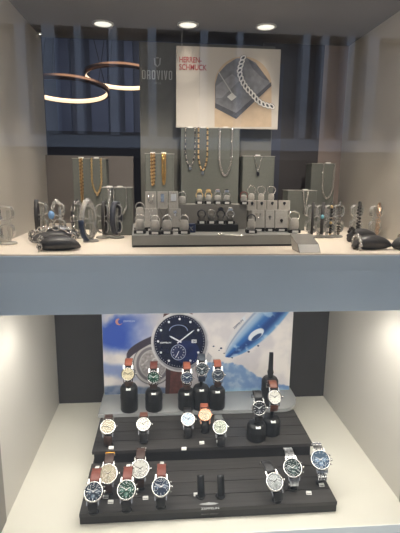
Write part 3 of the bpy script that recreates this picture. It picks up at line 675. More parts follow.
# the framed sign standing on the wide block
SY = .405
l0 = aty(176, 127.5, SY); r0 = aty(277.5, 129.5, SY); tz = aty(228, 47.5, SY).z; zb = bA[2]+.0009
sg = thing('picture_sign', 'cream sign with red lettering and an arched picture of a chain on jeans', 'sign', ((l0.x+r0.x)/2, SY, zb))
hw = (r0.x-l0.x)/2; cx = (l0.x+r0.x)/2
MB().cbox(-hw, hw, 0, .008, 0, tz-zb, .0008).build('board', mat('cream_board', (206, 198, 186), .6, 0, .02, 10), sg)
def osg(px, py, k=0): q = aty(px, py, SY); return Vector((q.x-cx, -.0004-.0003*k, q.z-zb))
RP = mat('red_print', (178, 66, 66), .6, 0, .04)
s = (aty(200, 65, SY)-aty(199, 65, SY)).length
text('red_lettering_top', 'HERREN-', 22*s, 5.2*s, osg(190.5, 59.8), (PI/2, 0, 0), RP, sg, .014)
text('red_lettering_low', 'SCHMUCK', 27.5*s, 5.4*s, osg(193, 67.3), (PI/2, 0, 0), RP, sg, .014)
def pic(name, pts, rgb, k, var=.1, sc=50, rough=.6):
    return MB().poly([osg(x, y, k) for x, y in pts][::-1]).build(name, mat('sign_'+name, rgb, rough, 0, var, sc), sg)
pic('arch_picture', [(271.5, 127)]+[(243+28.5*math.cos(t), 85-28.5*math.sin(t)) for t in [PI*i/24 for i in range(25)]]+[(214.5, 127)], (202, 178, 148), 0, .08, 40)
pic('jeans_fold', [(215, 84), (218, 74), (226, 65), (236, 58.5), (247, 58), (256, 63), (266, 78), (271, 84), (262, 94), (235, 117), (225, 111), (215, 106)], (120, 120, 123), 1, .25, 60)
pic('jeans_shadow', [(215, 103), (236, 113), (271, 82), (271.3, 86), (236, 119), (215, 108)], (76, 76, 80), 2, .2, 80)
pic('jeans_highlight', [(216, 86), (232, 74), (240, 80), (222, 98), (216, 98)], (150, 150, 152), 2, .2, 60)
pic('jeans_pocket', [(248, 59), (258, 66), (270, 82), (262, 78), (252, 68)], (92, 92, 97), 2, .2, 60)
pic('printed_tag', [(227, 97), (232, 92.5), (236.5, 97), (231.5, 101)], (222, 220, 214), 3, .04)
pic('printed_string', [(218, 72), (218.8, 71.6), (232.2, 93), (231.4, 93.4)], (196, 194, 190), 3, .04)
ch = MB(); path = [(243, 58), (241, 64), (239.5, 70), (240, 76), (243, 83), (247, 89), (252, 94), (256, 99), (261, 103.5), (267, 105.5), (272, 106.5)]
cb = MB(); pv = [Vector((x, y, 0)) for x, y in path]
for i, v in enumerate(resample(pv, 4.3)):
    w_ = resample(pv, 4.3); d_ = (w_[min(i+1, len(w_)-1)]-w_[max(i-1, 0)]); a = math.atan2(d_.y, d_.x)+.55
    o1 = ell(v.x, v.y, 3.6, 2.5, 16, a); o2 = ell(v.x, v.y, 2.1, 1.0, 16, a)
    cb.poly([osg(x, y, 3.4) for x, y in ell(v.x, v.y, 3.9, 2.8, 16, a)][::-1])
    vs = [osg(x, y, 4+.1*(i % 2)) for x, y in o1]+[osg(x, y, 4+.1*(i % 2)) for x, y in o2]
    ch.add(vs, [(k, 16+k, 16+(k+1) % 16, (k+1) % 16) for k in range(16)])
cb.build('printed_chain_shadow', mat('sign_chain_shadow', (66, 66, 70), .6), sg)
ch.build('printed_chain', mat('sign_chain', (228, 224, 216), .5, 0, .15, 200), sg)
wire = aty(182, 47, SY)
MB().tube([(wire.x-cx, .004, tz-zb-.001), (wire.x-cx, .004, ZC-zb-.0005)], .0008, 6).build('hanging_wire', STEEL_D, sg)

# ------------------------------------------------------------------ chains
def u_path(w, L, n=40, vee=0.):
    P = []
    for i in range(n+1):
        u = -1+2*i/n
        if vee: x = w*(abs(u))*(1 if u > 0 else -1); z = -L*(1-abs(u)**(1/vee))
        else:
            x = w*math.copysign(min(1, abs(u)/.42)**.62, u) if abs(u) < .42 else w*math.copysign(1, u)
            z = -L*(1-abs(u)**1.25)
        P.append(Vector((x, 0, z)))
    return P
def chain(label, px0, px1, pyt, pyb, Y, M, link=.006, wid=.0042, r=.0009, name='chain_necklace', cat='necklace', vee=0., pend=None, style='link', M2=None, grp='necklaces hanging on the grey blocks'):
    l = aty(px0, pyt, Y); q = aty(px1, pyt, Y); bt = aty((px0+px1)/2, pyb, Y); z = (l.z+q.z)/2
    yy = Y-.0012-wid/2-r
    t = thing(name, label, cat, ((l.x+q.x)/2, yy, z+.0012), grp)
    P = u_path((q.x-l.x)/2, z-bt.z, 60, vee)
    P = [Vector((P[0].x, .018, .0))]+[Vector((P[0].x, .004, .0006))]+P+[Vector((P[-1].x, .004, .0006)), Vector((P[-1].x, .018, .0))]
    pts = resample(P, link*.72); mb = MB(); m2 = MB()
    for i in range(len(pts)-1):
        d = pts[i+1]-pts[i]
        if d.length < 1e-6: continue
        c = (pts[i]+pts[i+1])/2
        if style == 'bead': (mb if i % 3 else m2).sphere(c, wid/2, 8, 5)
        else: (mb if (i % 2 or M2 is None) else m2).link(c, d, Vector((0, 1, 0)) if i % 2 else Vector((1, .5, 0)), link, wid, r, 8, 4)
    mb.build('chain', M, t)
    if m2.v: m2.build('accent_link', M2 or M, t)
    MB().cbox(-.006, .006, -.0002, .008, .001, .0045, .0006, Matrix.Translation((0, .003, 0))).build('price_label', WHITE, t)
    if pend: pend(t, Vector((0, 0, bt.z-z)))
    return t
def drop(M, w, h, d=.0015):
    def f(t, p):
        mb = MB(); k = 10
        pts = [(w*math.sin(2*PI*i/k)*(1 if i not in (0,) else .4), -h/2+h/2*math.cos(2*PI*i/k)) for i in range(k)]
        mb.add([(x, -d, z) for x, z in pts]+[(x, d, z) for x, z in pts], [tuple(range(k)), tuple(range(2*k-1, k-1, -1))]+[((i+1) % k, i, k+i, k+(i+1) % k) for i in range(k)], False, Matrix.Translation(p))
        o = mb.build('pendant', M, t)
        MB().tube([p+Vector((.0016*math.cos(2*PI*i/8), 0, .001+.0016*math.sin(2*PI*i/8))) for i in range(8)], .0004, 4, True).build('bail', STEEL, o)
    return f
DKS = mat('dark_steel', (70, 70, 74), .3, 1., .1)
chain('silver and black bead necklace, left of the three under the sign', 185.5, 195, 129, 167, .395, SILVER, .0062, .0052, .001, style='bead', M2=DKS, pend=drop(SILVER, .004, .009))
chain('gold and brown bead necklace, middle of the three under the sign', 198.5, 207.5, 129, 171, .395, GOLD, .0062, .0050, .001, style='bead', M2=mat('brown_bead', (84, 60, 44), .4), pend=drop(SILVER, .003, .012))
chain('silver curb necklace, right of the three under the sign', 219.5, 232, 129, 176, .395, SILVER, .0060, .0052, .0013)
chain('thick gold rope chain hanging straight, left one on its block', 151.5, 154, 154.5, 186, .375, GOLD, .0060, .0040, .0012, name='gold_bracelet', cat='bracelet', M2=mat('warm_brown_metal', (140, 100, 60), .35, 1.))
chain('flat pale gold chain hanging straight, right one on its block', 162.5, 165, 154.5, 185, .375, mat('pale_gold', (226, 192, 130), .22, 1.), .005, .0046, .0012, name='gold_bracelet', cat='bracelet')
chain('thick gold chain hanging straight at the far left block', 80.3, 81.7, 159.5, 202, .36, GOLD, .0058, .0038, .0012, M2=mat('warm_brown_metal', (0, 0, 0)))
chain('gold link necklace hanging in a loop at the far left block', 91.5, 101, 159.5, 194, .36, GOLD, .0058, .0036, .0009, pend=drop(GOLD, .003, .006))
chain('silver chain hanging straight at the left edge of the low block', 108.5, 110.5, 188.5, 222, .25, SILVER, .0050, .0036, .0009)
chain('silver necklace hanging in a loop on the low left block', 113.5, 126, 188.5, 216, .25, SILVER, .0050, .0036, .0009)
chain('fine pendant necklace above the three upright rings', 254, 262, 157, 172, .40, SILVER, .004, .0028, .0008, vee=1.0, pend=drop(DKS, .0042, .012))
chain('silver chain necklace hanging in a long loop at the right block', 323, 334, 164.5, 199, .41, SILVER, .0052, .0042, .0010)
chain('fine necklace with round pendant on the low right block', 303, 308, 191.5, 211, .35, SILVER, .004, .0028, .0008, vee=1.0, pend=drop(SILVER, .0052, .011))

# ------------------------------------------------------------------ bracelets on clear stands
def oval(h, w, n=36): return [Vector((0, w/2*math.cos(2*PI*i/n), h/2*math.sin(2*PI*i/n))) for i in range(n)]
def clear_stand(label, x, y, rz=0., h=.078):
    t = thing('bracelet_stand', label, 'bracelet stand', (x, y, ZU), 'clear bracelet stands', rz)
    MB().lathe([(.016, .0003), (.016, .003), (.0145, .004)], 28).build('base', ACRYLB, t)
    MB().cbox(-.0035, .0035, .004, .007, .004, h-.012, .0008).build('spine', ACRYL, t)
    for nm, z in (('lower_loop', .026), ('upper_loop', h-.017)):
        pr = [(-.0065, -.0011), (.0065, -.0011), (.0065, .0011), (-.0065, .0011)]
        n = 28; P = [Vector((.0125*math.copysign(abs(math.cos(u))**.7, math.cos(u)), -.004, z+.0135*math.copysign(abs(math.sin(u))**.7, math.sin(u)))) for u in [2*PI*i/n for i in range(n)]]
        MB().sweep(P, pr, True, Vector((0, 1, 0)), None, False).build(nm, ACRYL, t)
    return t
def bracelet(label, x, y, z, h, w, kind, M, rz, M2=None, rx=0., deco=None, name=None, grp='bracelets on clear stands', thick=.004, tw=.008):
    nm = name or {'half': 'leather_bracelet', 'leather': 'leather_bracelet', 'bead': 'bead_bracelet', 'chain': 'chain_bracelet', 'bangle': 'bangle'}[kind]
    t = thing(nm, label, 'bracelet', (x, y, z), grp, rz); t.rotation_euler = (rx, 0, rz)
    P = oval(h, w); L = sum((P[i]-P[i-1]).length for i in range(len(P)))
    if kind == 'half':
        pr_ = [(-tw/2, -thick/2), (tw/2, -thick/2), (tw/2, thick/2), (-tw/2, thick/2)]
        MB().sweep(P, pr_, True, Vector((1, 0, 0))).build('clear_band', ACRYL, t)
        A_ = [Vector((0, (w/2+thick*.8)*math.cos(u), (h/2+thick*.8)*math.sin(u))) for u in [PI*.98+PI*.62*i/16 for i in range(17)]]
        MB().sweep(A_, pr_, False, Vector((1, 0, 0))).build('leather_section', M, t)
        mb = MB(); A2 = oval(h+thick*1.6, w+thick*1.6, 40)
        for i in list(range(0, 20))+list(range(33, 40)): mb.link(A2[i], A2[(i+1) % 40]-A2[i-1], Vector((1, 0, 0)) if i % 2 else A2[i], .0075, .0055, .0012, 9, 5)
        mb.build('link_section', SILVER, t)
    elif kind in ('leather', 'bangle'):
        MB().sweep(P, [(-tw/2, -thick/2), (-tw/2*.7, -thick/2*1.3), (tw/2*.7, -thick/2*1.3), (tw/2, -thick/2), (tw/2, thick/2), (-tw/2, thick/2)], True, Vector((1, 0, 0))).build('band', M, t)
        MB().cbox(-tw*.65, tw*.65, -.004, .004, -thick*.9, thick*.9, .0012, Matrix.Translation((0, 0, -h/2))).build('clasp', STEEL, t)
    else:
        mb = MB(); m2 = MB(); n = max(12, int(L/(tw*.98)))
        Q = oval(h, w, n)
        for i in range(n):
            if kind == 'bead': (m2 if (M2 and i % 5 == 0) else mb).sphere(Q[i], tw*.5, 9, 6)
            else: (m2 if (M2 and i % 2) else mb).link(Q[i], Q[(i+1) % n]-Q[i-1], Vector((1, 0, 0)) if i % 2 else (Q[i] if Q[i].length else Vector((0, 0, 1))), tw*1.35, tw*.9, tw*.17, 9, 5)
        mb.build('beads' if kind == 'bead' else 'links', M, t)
        if m2.v: m2.build('accent_beads' if kind == 'bead' else 'accent_links', M2, t)
    if deco: deco(t, h, w)
    return t
def plate(M, sx, sz, rough=0):
    def f(t, h, w):
        mb = MB().sphere((0, -w/2-.0025, .006), 1, 14, 8, (sx, .0035, sz)); o = mb.build('ornament', M, t)
        MB().lathe([(sx*1.12, 0), (sx*1.15, .002), (sx, .003)], 16, 'y', Matrix.Translation((0, -w/2-.0012, .006)), cap=False, sy=sz/sx).build('ornament_setting', SILVER, o)
    return f
BL = wmat((48, 46, 46)); BLU = wmat((38, 56, 84)); BLKB = mat('black_beads', (34, 33, 34), .25, 0, .2)
def hang(px, pyb, Yd=None):
    p = atz(px, pyb, ZU); return p
def stand_with(slab, px, pyb, bl=None, kind=None, M=None, rz=1.15, off=-.004, hh=.070, ww=.046, **kw):
    p = hang(px, pyb); clear_stand(slab, p.x, p.y)
    if bl: bracelet(bl, p.x+off, p.y-.004, ZU+.0445, hh, ww, kind, M, rz-PI/2, **kw)
stand_with('empty clear bracelet stand at the far left edge', 9, 244)
stand_with('clear stand with a plain black leather bracelet, behind the left cushions', 43, 236, 'plain black leather bracelet standing behind the left cushions', 'leather', BL, rz=1.75, off=-.009)
stand_with('clear stand with the blue stone bracelet, behind the left cushions', 60.5, 236.5, 'silver bracelet with an oval pale blue stone', 'chain', SILVER, rz=1.3, off=-.004, deco=plate(mat('pale_blue_stone', (120, 160, 206), .2), .0075, .0095), tw=.007)
stand_with('clear stand with the silver link bracelet right of the left cushions', 79.5, 238, 'wide silver link bracelet left of the blue leather one', 'chain', SILVER, rz=1.25, off=-.001, tw=.009, M2=DKS)
stand_with('clear stand with the blue leather bracelet', 91, 241.5, 'blue leather bracelet with steel links, largest of the left group', 'half', BLU, rz=1.2, off=-.003, hh=.078, ww=.05, tw=.010)
stand_with('clear stand with the thin black bracelet beside the low block', 103.5, 238, 'thin black bracelet left of the low block chains', 'leather', BL, rz=1.55, off=.004, tw=.006)
stand_with('clear stand with the broad black bracelet in front of the low block', 117, 238, 'broad dark leather bracelet in front of the low block', 'leather', wmat((56, 60, 70)), rz=1.3, off=.0, tw=.011)
stand_with('clear stand with the slim black bracelet behind the price card', 309.5, 237.5, 'slim black bracelet nearest the price card', 'leather', BL, rz=1.25, off=.003, tw=.006)
stand_with('clear stand with the turquoise bead bracelet', 318.5, 237.5, 'black leather bracelet with a small turquoise stone', 'leather', BL, rz=1.2, off=.005, tw=.007, deco=plate(mat('turquoise_stone', (120, 180, 196), .25), .004, .005))
stand_with('clear stand with the gold accent bracelet', 327, 237.5, 'dark bead bracelet with gold coloured beads', 'bead', BLKB, rz=1.2, off=.005, tw=.0066, M2=GOLD)
stand_with('clear stand with the grey bead bracelet at the end of the right group', 335.5, 237, 'grey steel bead bracelet at the right end of its group', 'bead', mat('grey_steel_beads', (128, 126, 124), .25, 1.), rz=1.25, off=.004, hh=.072, tw=.0064)
stand_with('clear stand with the black bead bracelet', 354, 236, 'black bead bracelet standing alone behind the right cushions', 'bead', BLKB, rz=1.25, off=.006, tw=.0072)
stand_with('clear stand with the rose coloured bracelet near the right wall', 373, 237.5, 'pale rose gold link bracelet near the right wall', 'chain', mat('pale_rose_metal', (214, 184, 160), .3, 1.), rz=1.2, off=.006, tw=.006)

# ------------------------------------------------------------------ bracelet cushions
CUSH = mat('charcoal_leatherette', (58, 57, 58), .42, 0, .1, 200, .1)
CUSHL = mat('grey_leatherette', (84, 82, 82), .42, 0, .1, 200, .1)
def cushion(label, px, pyb, L, H, W, rz, M, brl=None, kind='chain', BM=None, tipR=1.4, bx=-.55, along=False):
    p = atz(px, pyb, ZU); t = thing('bracelet_cushion', label, 'cushion', (p.x, p.y, ZU), 'dark bracelet cushions', rz)
    n = 22; k = 18; vs = []; fs = []
    for i in range(n+1):
        u = -1+2*i/n; e = tipR if u > 0 else 2.6
        r = max(.02, (1-abs(u)**e))**.5
        for j in range(k):
            a = 2*PI*j/k; yy = W/2*r*math.cos(a); zz = H/2*r*math.sin(a)
            vs.append((u*L/2, yy, H*.5+.0006+zz+(.12*H*u*u if u > 0 else 0)*0-(H*.5)*(1-r)*.55))
    for i in range(n):
        for j in range(k): fs.append((i*k+j, i*k+(j+1) % k, i*k+k+(j+1) % k, i*k+k+j))
    fs += [tuple(range(k-1, -1, -1)), tuple(n*k+j for j in range(k))]
    zmin = min(v[2] for v in vs); vs = [(x, y, z-zmin+.0005) for x, y, z in vs]
    MB().add(vs, fs, True).build('pillow', M, t)
    seam = [(v[0], v[1]*1.01, v[2]) for v in [vs[i*k] for i in range(n+1)]]
    MB().tube(seam, .0007, 5).build('seam', BLACKM, t)
    if brl and along:
        bracelet(brl, p.x, p.y-.001, ZU+H*.5+.003, H+.009, L+.004, kind, BM, rz+PI/2, name=None, grp='bracelets round the cushions', tw=.0105)
    elif brl:
        u = bx; r = (1-abs(u)**(tipR if u > 0 else 2.6))**.5
        q = Matrix.Rotation(rz, 4, 'Z') @ Vector((u*L/2, 0, 0))
        zc = H*.5-(H*.5)*(1-r)*.55-zmin+.0005
        bracelet(brl, p.x+q.x, p.y+q.y, ZU+zc, H*r+.012, W*r+.012, kind, BM, rz, name=None, grp='bracelets round the cushions', tw=.0085)
cushion('dark leather cushion in front at the left, nearest the shelf edge', 59, 250.5, .078, .025, .026, .10, CUSH, 'silver link bracelet round the front left cushion', 'chain', SILVER, 2.2, -.80)
cushion('dark leather cushion second from the front at the left', 53, 244.2, .080, .025, .020, .04, CUSHL, 'broad polished silver bracelet laid along the second left cushion', 'chain', STEEL, 2.6, 0, along=True)
cushion('dark leather cushion rearmost at the left', 62, 240.5, .070, .032, .018, .0, CUSH, None, BM=SILVER)
cushion('pointed dark leather cushion in front at the right', 371.5, 249.5, .080, .029, .030, .04, CUSH, 'silver bead bracelet round the front right cushion', 'bead', STEEL, 1.5, -.78)
cushion('dark leather cushion behind the pointed one at the right', 362, 242.2, .070, .030, .022, .04, CUSH, 'black bead bracelet round the rear right cushion', 'bead', BLKB, 1.6, -.72)
cushion('dark cushion at the far right edge of the shelf', 405, 249.8, .052, .026, .034, .0, CUSH, 'silver bracelet round the cushion at the far right edge', 'chain', SILVER, 2.2, -.15)

# ------------------------------------------------------------------ plinth with rings and pendant cards
PLM = mat('grey_plinth', (138, 138, 134), .6, 0, .04, 20)
PZ = ZU+.0235
l0 = atz(132, 248, ZU); r0 = atz(299, 245.5, ZU); rz = math.atan2(r0.y-l0.y, r0.x-l0.x)*.6
pc = Vector(((l0.x+r0.x)/2, (l0.y+r0.y)/2, ZU)); hw = (r0-l0).length/2
pl = thing('ring_plinth', 'low wide grey plinth carrying the rings and pendant cards', 'plinth', pc, None, rz)
MB().cbox(-hw, hw, 0, .215, .0003, PZ-ZU, .001).build('plinth_body', PLM, pl)
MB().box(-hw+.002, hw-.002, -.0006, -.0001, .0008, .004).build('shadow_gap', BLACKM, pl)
PB = PZ+.0003
def onpl(px, Y): return aty(px, 225, Y).x
# stepped risers
def riser(label, px0, px1, pyt, Y, d, z0, M, nm='display_riser'):
    l = aty(px0, pyt, Y); r = aty(px1, pyt, Y)
    o = MB().cbox(-(r.x-l.x)/2, (r.x-l.x)/2, 0, d, 0, (l.z+r.z)/2-z0, .0008).build(nm, M, None, ((l.x+r.x)/2, Y, z0))
    tag(o, label, 'riser', 'risers on the ring plinth'); return (l.z+r.z)/2
zr1 = riser('black front riser under the lower row of four rings', 196, 238.5, 224.5, .135, .032, PB, BLACKM)
zr2 = riser('grey rear riser under the upper row of four rings', 165, 247, 204.5, .185, .045, PB, mat('riser_grey', (122, 119, 112), .6))
zr3 = riser('grey rear riser under the row of pendant cards at the right', 248, 290, 210.5, .205, .05, PB, MATS['riser_grey'])
zr4 = riser('tall narrow riser behind the right cards, under the three upright rings', 247, 276, 200.5, .258, .022, PB, MATS['riser_grey'])

def ring(label, p, r=.0095, M=SILVER, stone=None, grp='rings', lean=.12, rz=0., tube=.0017, wide=.0035):
    t = thing('finger_ring', label, 'ring', p, grp, rz); t.rotation_euler = (-lean, 0, rz); n = 28
    MB().sweep([Vector((r*math.cos(2*PI*i/n), 0, r*math.sin(2*PI*i/n)+r)) for i in range(n)], [(-wide/2, -tube*.5), (0, -tube*.75), (wide/2, -tube*.5), (wide/2, tube*.5), (-wide/2, tube*.5)], True, Vector((0, 1, 0))).build('hoop', M, t)
    if stone:
        MB().cbox(-.0055, .0055, -.0035, .0035, 2*r-.001, 2*r+.0045, .0012).build('setting', M, t)
        MB().cbox(-.0042, .0042, -.0028, .0028, 2*r+.003, 2*r+.0062, .0016).build('stone', stone, t)
def nub(label, p, h=.020, w=.011, M=None, base=True, grp='grey ring stands'):
    t = thing('ring_stand', label, 'ring stand', p, grp); hb = .007 if base else 0
    if base:
        MB().cbox(-w*1.02, w*1.02, -.009, .009, .0003, hb, .001).build('base', BLACKM, t)
        MB().box(-w*.55, w*.55, -.0100, -.0091, .0012, .0058).build('price_label', WHITE, t)
    w *= .9; MB().lathe([(w*.80, hb), (w*.86, hb+.002), (w*.92, hb+h*.35), (w*.86, hb+h*.70), (w*.72, hb+h*.92), (w*.5, hb+h*.99), (w*.2, hb+h)], 24, sy=.62).build('body', M or SUEDE, t)
    return hb+h
def ring_on(lab, slab, px, pyb, z, Y=None, M=SILVER, stone=None, h=.019, w=.0105, nubM=None, r=.0088, base=True, sink=1.0, **kw):
    p = aty(px, pyb, Y) if Y else atz(px, pyb, z); p.z = z
    hh = nub(slab, p, h, w, nubM, base)
    ring(lab, Vector((p.x, p.y-.0005, z+hh-r*sink)), r, M, stone, **kw)
# left group at the front of the plinth
LG = [(140, .105, 'far left front'), (155, .090, 'second from the left, front'), (167, .095, 'third from the left, front'), (184, .100, 'fourth from the left, front')]
for px, Y, w in LG:
    ring_on('plain silver ring on the grey stand %s of the plinth' % w, 'grey ring stand with white label, %s of the plinth' % w, px, 233, PB, Y, SILVER, None, .021, .0115, grp='silver rings at the left front')
ring_on('silver ring on the tall stand at the left end of the plinth', 'tall grey ring stand at the left end of the plinth', 140, 214, PB, .150, SILVER, None, .042, .0115, grp='silver rings at the left front')
ring_on('silver ring beside the upper left pendant cards', 'grey ring stand beside the upper left pendant cards', 182, 206, zr2+.0003, .196, SILVER, None, .017, .0105, base=False, grp='silver rings at the left front')
# two rows of four in the middle
upper = [(199.3, GOLD, mat('yellow_stone', (226, 206, 130), .2), 'gold ring with yellow stone, first of the upper row of four'), (208.3, GOLD, mat('amber_stone', (176, 128, 74), .2), 'gold ring with amber stone, second of the upper row of four'),
         (217.5, SILVER, mat('pink_stone', (196, 168, 164), .2), 'silver ring with pale pink stone, third of the upper row of four'), (226.5, SILVER, mat('black_stone', (44, 44, 48), .15), 'silver signet ring with black stone, last of the upper row of four')]
names = ['first', 'second', 'third', 'last']
for i, (px, M, st, lb) in enumerate(upper):
    ring_on(lb, 'dark ring stand under the %s ring of the upper row' % names[i], px, 205, zr2+.0003, .197, M, st, .013, .0085, SUEDE, r=.0072, sink=1.15, grp='upper row of four rings')
lower = [(201.5, DKS, None, 'dark steel band ring, first of the lower row of four'), (211.2, mat('grey_ring_metal', (150, 148, 144), .3, 1.), None, 'grey steel band ring, second of the lower row of four'),
         (220.5, DKS, mat('onyx_slab', (40, 40, 44), .2), 'black topped ring, third of the lower row of four'), (230, SILVER, mat('white_stone', (236, 234, 230), .2), 'silver ring with bright white top, last of the lower row of four')]
for i, (px, M, st, lb) in enumerate(lower):
    ring_on(lb, 'dark ring stand under the %s ring of the lower row' % names[i], px, 224, zr1+.0003, .148, M, st, .0135, .0088, SUEDE_D, r=.0078, sink=1.0, wide=.0065, tube=.0024, grp='lower row of four rings')
# three upright rings and the red ring
for px, lb in ((251.3, 'left'), (261, 'middle'), (271, 'right')):
    ring_on('wide silver ring upright on its stand, %s of the three above the cards' % lb, 'pale grey stand under the %s one of the three upright rings' % lb, px, 200, zr4+.0003, .269, SILVER, None, .016, .0092, mat('pale_suede', (172, 167, 158), .9, 0, .05, 200), r=.0096, sink=.25, base=False, wide=.006, grp='three upright silver rings')
ring_on('dark red band ring between the middle rows and the right cards', 'small grey ring stand with the dark red ring', 243.3, 214, zr2+.0003, .190, mat('dark_red_band', (110, 48, 44), .3, .3), None, .014, .0085, SUEDE, r=.0078, sink=1.2, grp='single rings')
ring_on('thick silver ring leaning at the right end of the plinth', 'grey ring stand at the right end of the plinth', 294, 231, PB, .118, SILVER, None, .024, .0115, r=.0105, sink=.6, wide=.006, lean=.5, grp='single rings')
ring_on('dark ring at the left foot of the right pendant cards', 'grey ring stand at the left foot of the right cards', 251, 231, PB, .112, DKS, None, .022, .0105, r=.0085, grp='single rings')

# pendant cards
def card(label, px0, px1, pyt, pyb, Y, z0, base=True, lean=.22, M=None, grp='grey suede pendant cards'):
    l = aty(px0, pyb, Y); r = aty(px1, pyb, Y); tp = aty((px0+px1)/2, pyt, Y+.006); w = (r.x-l.x)/2*.97; h = (tp.z-z0)/math.cos(lean)
    t = thing('pendant_card', label, 'pendant card', ((l.x+r.x)/2, Y, z0), grp); hb = .006 if base else .0003
    X = Matrix.Translation((0, 0, hb)) @ Matrix.Rotation(-lean, 4, 'X')
    MB().cbox(-w, w, -.0018, .0018, 0, h-hb, .0010, X).build('pad', M or SUEDE, t)
    if base:
        MB().cbox(-w*.92, w*.92, -.005, .012, .0003, hb+.002, .0008).build('base', BLACKM, t)
        MB().box(-w*.45, w*.45, -.0060, -.0051, .0012, .0056).build('price_label', WHITE, t)
    return t, X, w, h
def charm(label, t, X, dx, fz, build, h, nm='silver_pendant', cat='pendant', grp='silver pendants on the cards'):
    o = thing(nm, label, cat, Vector(t.location), grp); o.matrix_world = Matrix.Translation(t.location) @ X @ Matrix.Translation((dx, -.0019, fz*h)); build(o)
def c_tag(w, h, M=SILVER):
    def f(o):
        MB().cbox(-w, w, -.0014, 0, -h, 0, .0006).build('plate', M, o); MB().tube([Vector((.0014*math.cos(2*PI*i/8), -.0007, .0012+.0014*math.sin(2*PI*i/8))) for i in range(8)], .0004, 4, True).build('bail', STEEL, o)
    return f
def c_u(w, h, M=SILVER):
    def f(o):
        MB().tube([Vector((-w, -.0012, 0)), Vector((-w, -.0012, -h+w)), Vector((-w*.7, -.0012, -h+w*.3)), Vector((0, -.0012, -h)), Vector((w*.7, -.0012, -h+w*.3)), Vector((w, -.0012, -h+w)), Vector((w, -.0012, 0))], .0012, 6).build('loop', M, o)
    return f
def c_vee(w, h, M=STEEL):
    def f(o):
        MB().tube([Vector((-w, -.0006, 0)), Vector((0, -.0006, -h)), Vector((w, -.0006, 0))], .0005, 5).build('chain', M, o)
        MB().sphere((0, -.0012, -h-.002), 1, 10, 6, (.0022, .0011, .003)).build('drop', M, o)
    return f
def c_cross(s, M=SILVER):
    def f(o): MB().cbox(-s*.22, s*.22, -.0015, 0, -s*1.6, s*.6, .0004).cbox(-s*.8, s*.8, -.0016, -.0001, -s*.35, s*.1, .0004).build('cross', M, o)
    return f
def c_skull(M):
    def f(o):
        MB().sphere((0, -.0014, 0), 1, 12, 8, (.0034, .0014, .003)).sphere((0, -.0014, -.003), 1, 10, 6, (.002, .0012, .002)).build('charm_body', M, o)
    return f
def c_stud(M):
    def f(o):
        for i, (x, z) in enumerate(((-.0045, 0), (.0045, 0), (0, -.007))): MB().sphere((x, -.0012, z), .0018, 10, 6).build('stud', M, o)
    return f
L1 = [(145, 156.5, c_u(.0045, .018), 'with two silver loops, left of the upper left row', 'silver double loop pendant on the left card of the upper left row'),
      (157, 168, c_tag(.004, .017), 'with a long silver tag, middle of the upper left row', 'long silver tag pendant on the middle card of the upper left row'),
      (168.5, 178.5, c_tag(.0058, .015, mat('bright_silver', (240, 238, 232), .3, .7)), 'with a broad bright plate, right of the upper left row', 'broad bright silver plate on the right card of the upper left row')]
for x0, x1, fn, a, b in L1:
    t, X, w, h = card('grey card '+a, x0, x1, 191.5, 207, .178, PB, False, .10); charm(b, t, X, 0, .93, fn, h)
L2 = [(144.5, 157.5, c_vee(.006, .014), 'left of the lower left row', 'fine vee chain pendant on the left card of the lower left row'),
      (158, 169, c_vee(.0085, .020, DKS), 'with a dark vee chain, middle of the lower left row', 'dark vee chain on the middle card of the lower left row'),
      (169.5, 181, c_cross(.006), 'right of the lower left row', 'silver cross on the right card of the lower left row')]
for i, (x0, x1, fn, a, b) in enumerate(L2):
    t, X, w, h = card('grey suede card '+a, x0, x1, 208.5, 229, .142, PB, True, .16, SUEDE if i != 1 else mat('mid_suede', (128, 123, 115), .9, 0, .06, 200)); charm(b, t, X, 0, .88 if i < 2 else .72, fn, h)
for i, (x0, x1) in enumerate(((247.2, 256.2), (256.8, 266), (266.5, 277.3), (278, 290))):
    o_ = ['first', 'second', 'third', 'last'][i]
    t, X, w, h = card('small pale card, %s in the right upper row of four' % o_, x0, x1, 200.3, 210.5, .212, zr3+.0003, False, .10, mat('pale_suede', (172, 167, 158)))
    charm('small dark charm on the %s card of the right upper row' % o_, t, X, 0, .72, c_skull(DKS), h, 'dark_charm', 'charm', 'charms on the right upper cards')
R2 = [(251.5, 264.5, c_stud(STEEL), 'grey card with three silver studs, left of the right lower row', 'set of three silver studs on the left card of the right lower row', 'stud_set'),
      (265, 274, c_cross(.004, DKS), 'narrow grey card with a dark cross, middle of the right lower row', 'dark cross on the narrow card of the right lower row', 'cross_pendant'),
      (274.5, 287.5, c_skull(mat('black_charm', (40, 38, 40), .3, .5)), 'grey card with a black charm, right of the right lower row', 'small black charm on the right card of the right lower row', 'dark_charm')]
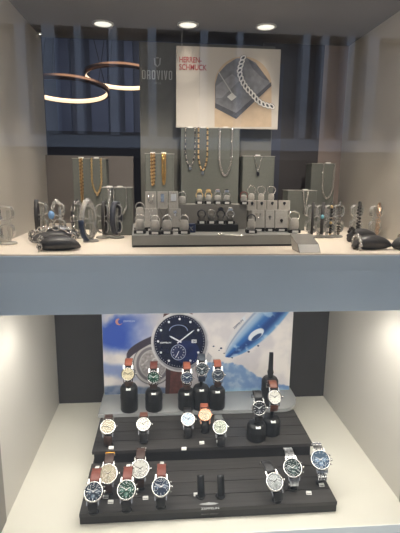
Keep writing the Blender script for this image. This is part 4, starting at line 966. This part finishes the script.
for i, (x0, x1, fn, a, b, nm) in enumerate(R2):
    t, X, w, h = card(a, x0, x1, 210, 231, .140, PB, True, .17); charm(b, t, X, 0, (.68, .55, .38)[i], fn, h, nm, 'charm' if i == 2 else 'pendant')

# small things on the plinth and the price card
p = atz(231, 236.2, PB)
tc = thing('tie_clip', 'slim silver tie clip lying on the plinth front', 'tie clip', p, None, -.12)
MB().cbox(-.024, .024, -.002, .002, .0008, .0030, .0006).build('bar', SILVER, tc)
MB().cbox(-.018, .020, -.0016, .0016, .0002, .0007, .0001).build('clip_spring', STEEL_D, tc)
MB().sphere((-.020, 0, .0035), 1, 10, 6, (.006, .0026, .0014)).build('clip_head', STEEL, tc)
p = aty(191, 229, .118); p.z = PB
nb = thing('jewel_box', 'small navy box with a silver cross pin beside the black riser', 'box', p)
MB().cbox(-.0095, .0095, 0, .014, 0, .017, .001).build('box_body', mat('navy_cloth', (40, 52, 86), .7), nb)
MB().box(-.0008, .0008, -.0010, -.0001, -.006, .006, Matrix.Translation((0, 0, .0085)) @ Matrix.Rotation(.7, 4, 'Y')).box(-.0008, .0008, -.0012, -.0002, -.006, .006, Matrix.Translation((0, 0, .0085)) @ Matrix.Rotation(-.7, 4, 'Y')).build('silver_cross_pin', SILVER, nb)
p = atz(310, 253, ZU)
cdh = thing('price_card', 'slanted clear price card holder in front of the right bracelets', 'card holder', p, None, .05)
w = .0205
MB().add([(-w, 0, .0004), (w, 0, .0004), (w, .04, .0004), (-w, .04, .0004), (-w-.002, .008, .016), (w-.002, .008, .016), (w-.007, .036, .031), (-w-.007, .036, .031)], [(3, 2, 1, 0), (4, 5, 6, 7), (0, 1, 5, 4), (1, 2, 6, 5), (2, 3, 7, 6), (3, 0, 4, 7)]).build('holder', clear('card_acrylic', (236, 236, 236), 1.5, 1.6, .05, rough=.1, haze=.5, hazecol=(176, 174, 168)), cdh)
MB().add([(-w+.001, -.0008, .0008), (w-.001, -.0008, .0008), (w-.003, .0066, .0150), (-w-.001, .0066, .0150)], [(0, 1, 2, 3)]).build('white_card', WHITE, cdh)
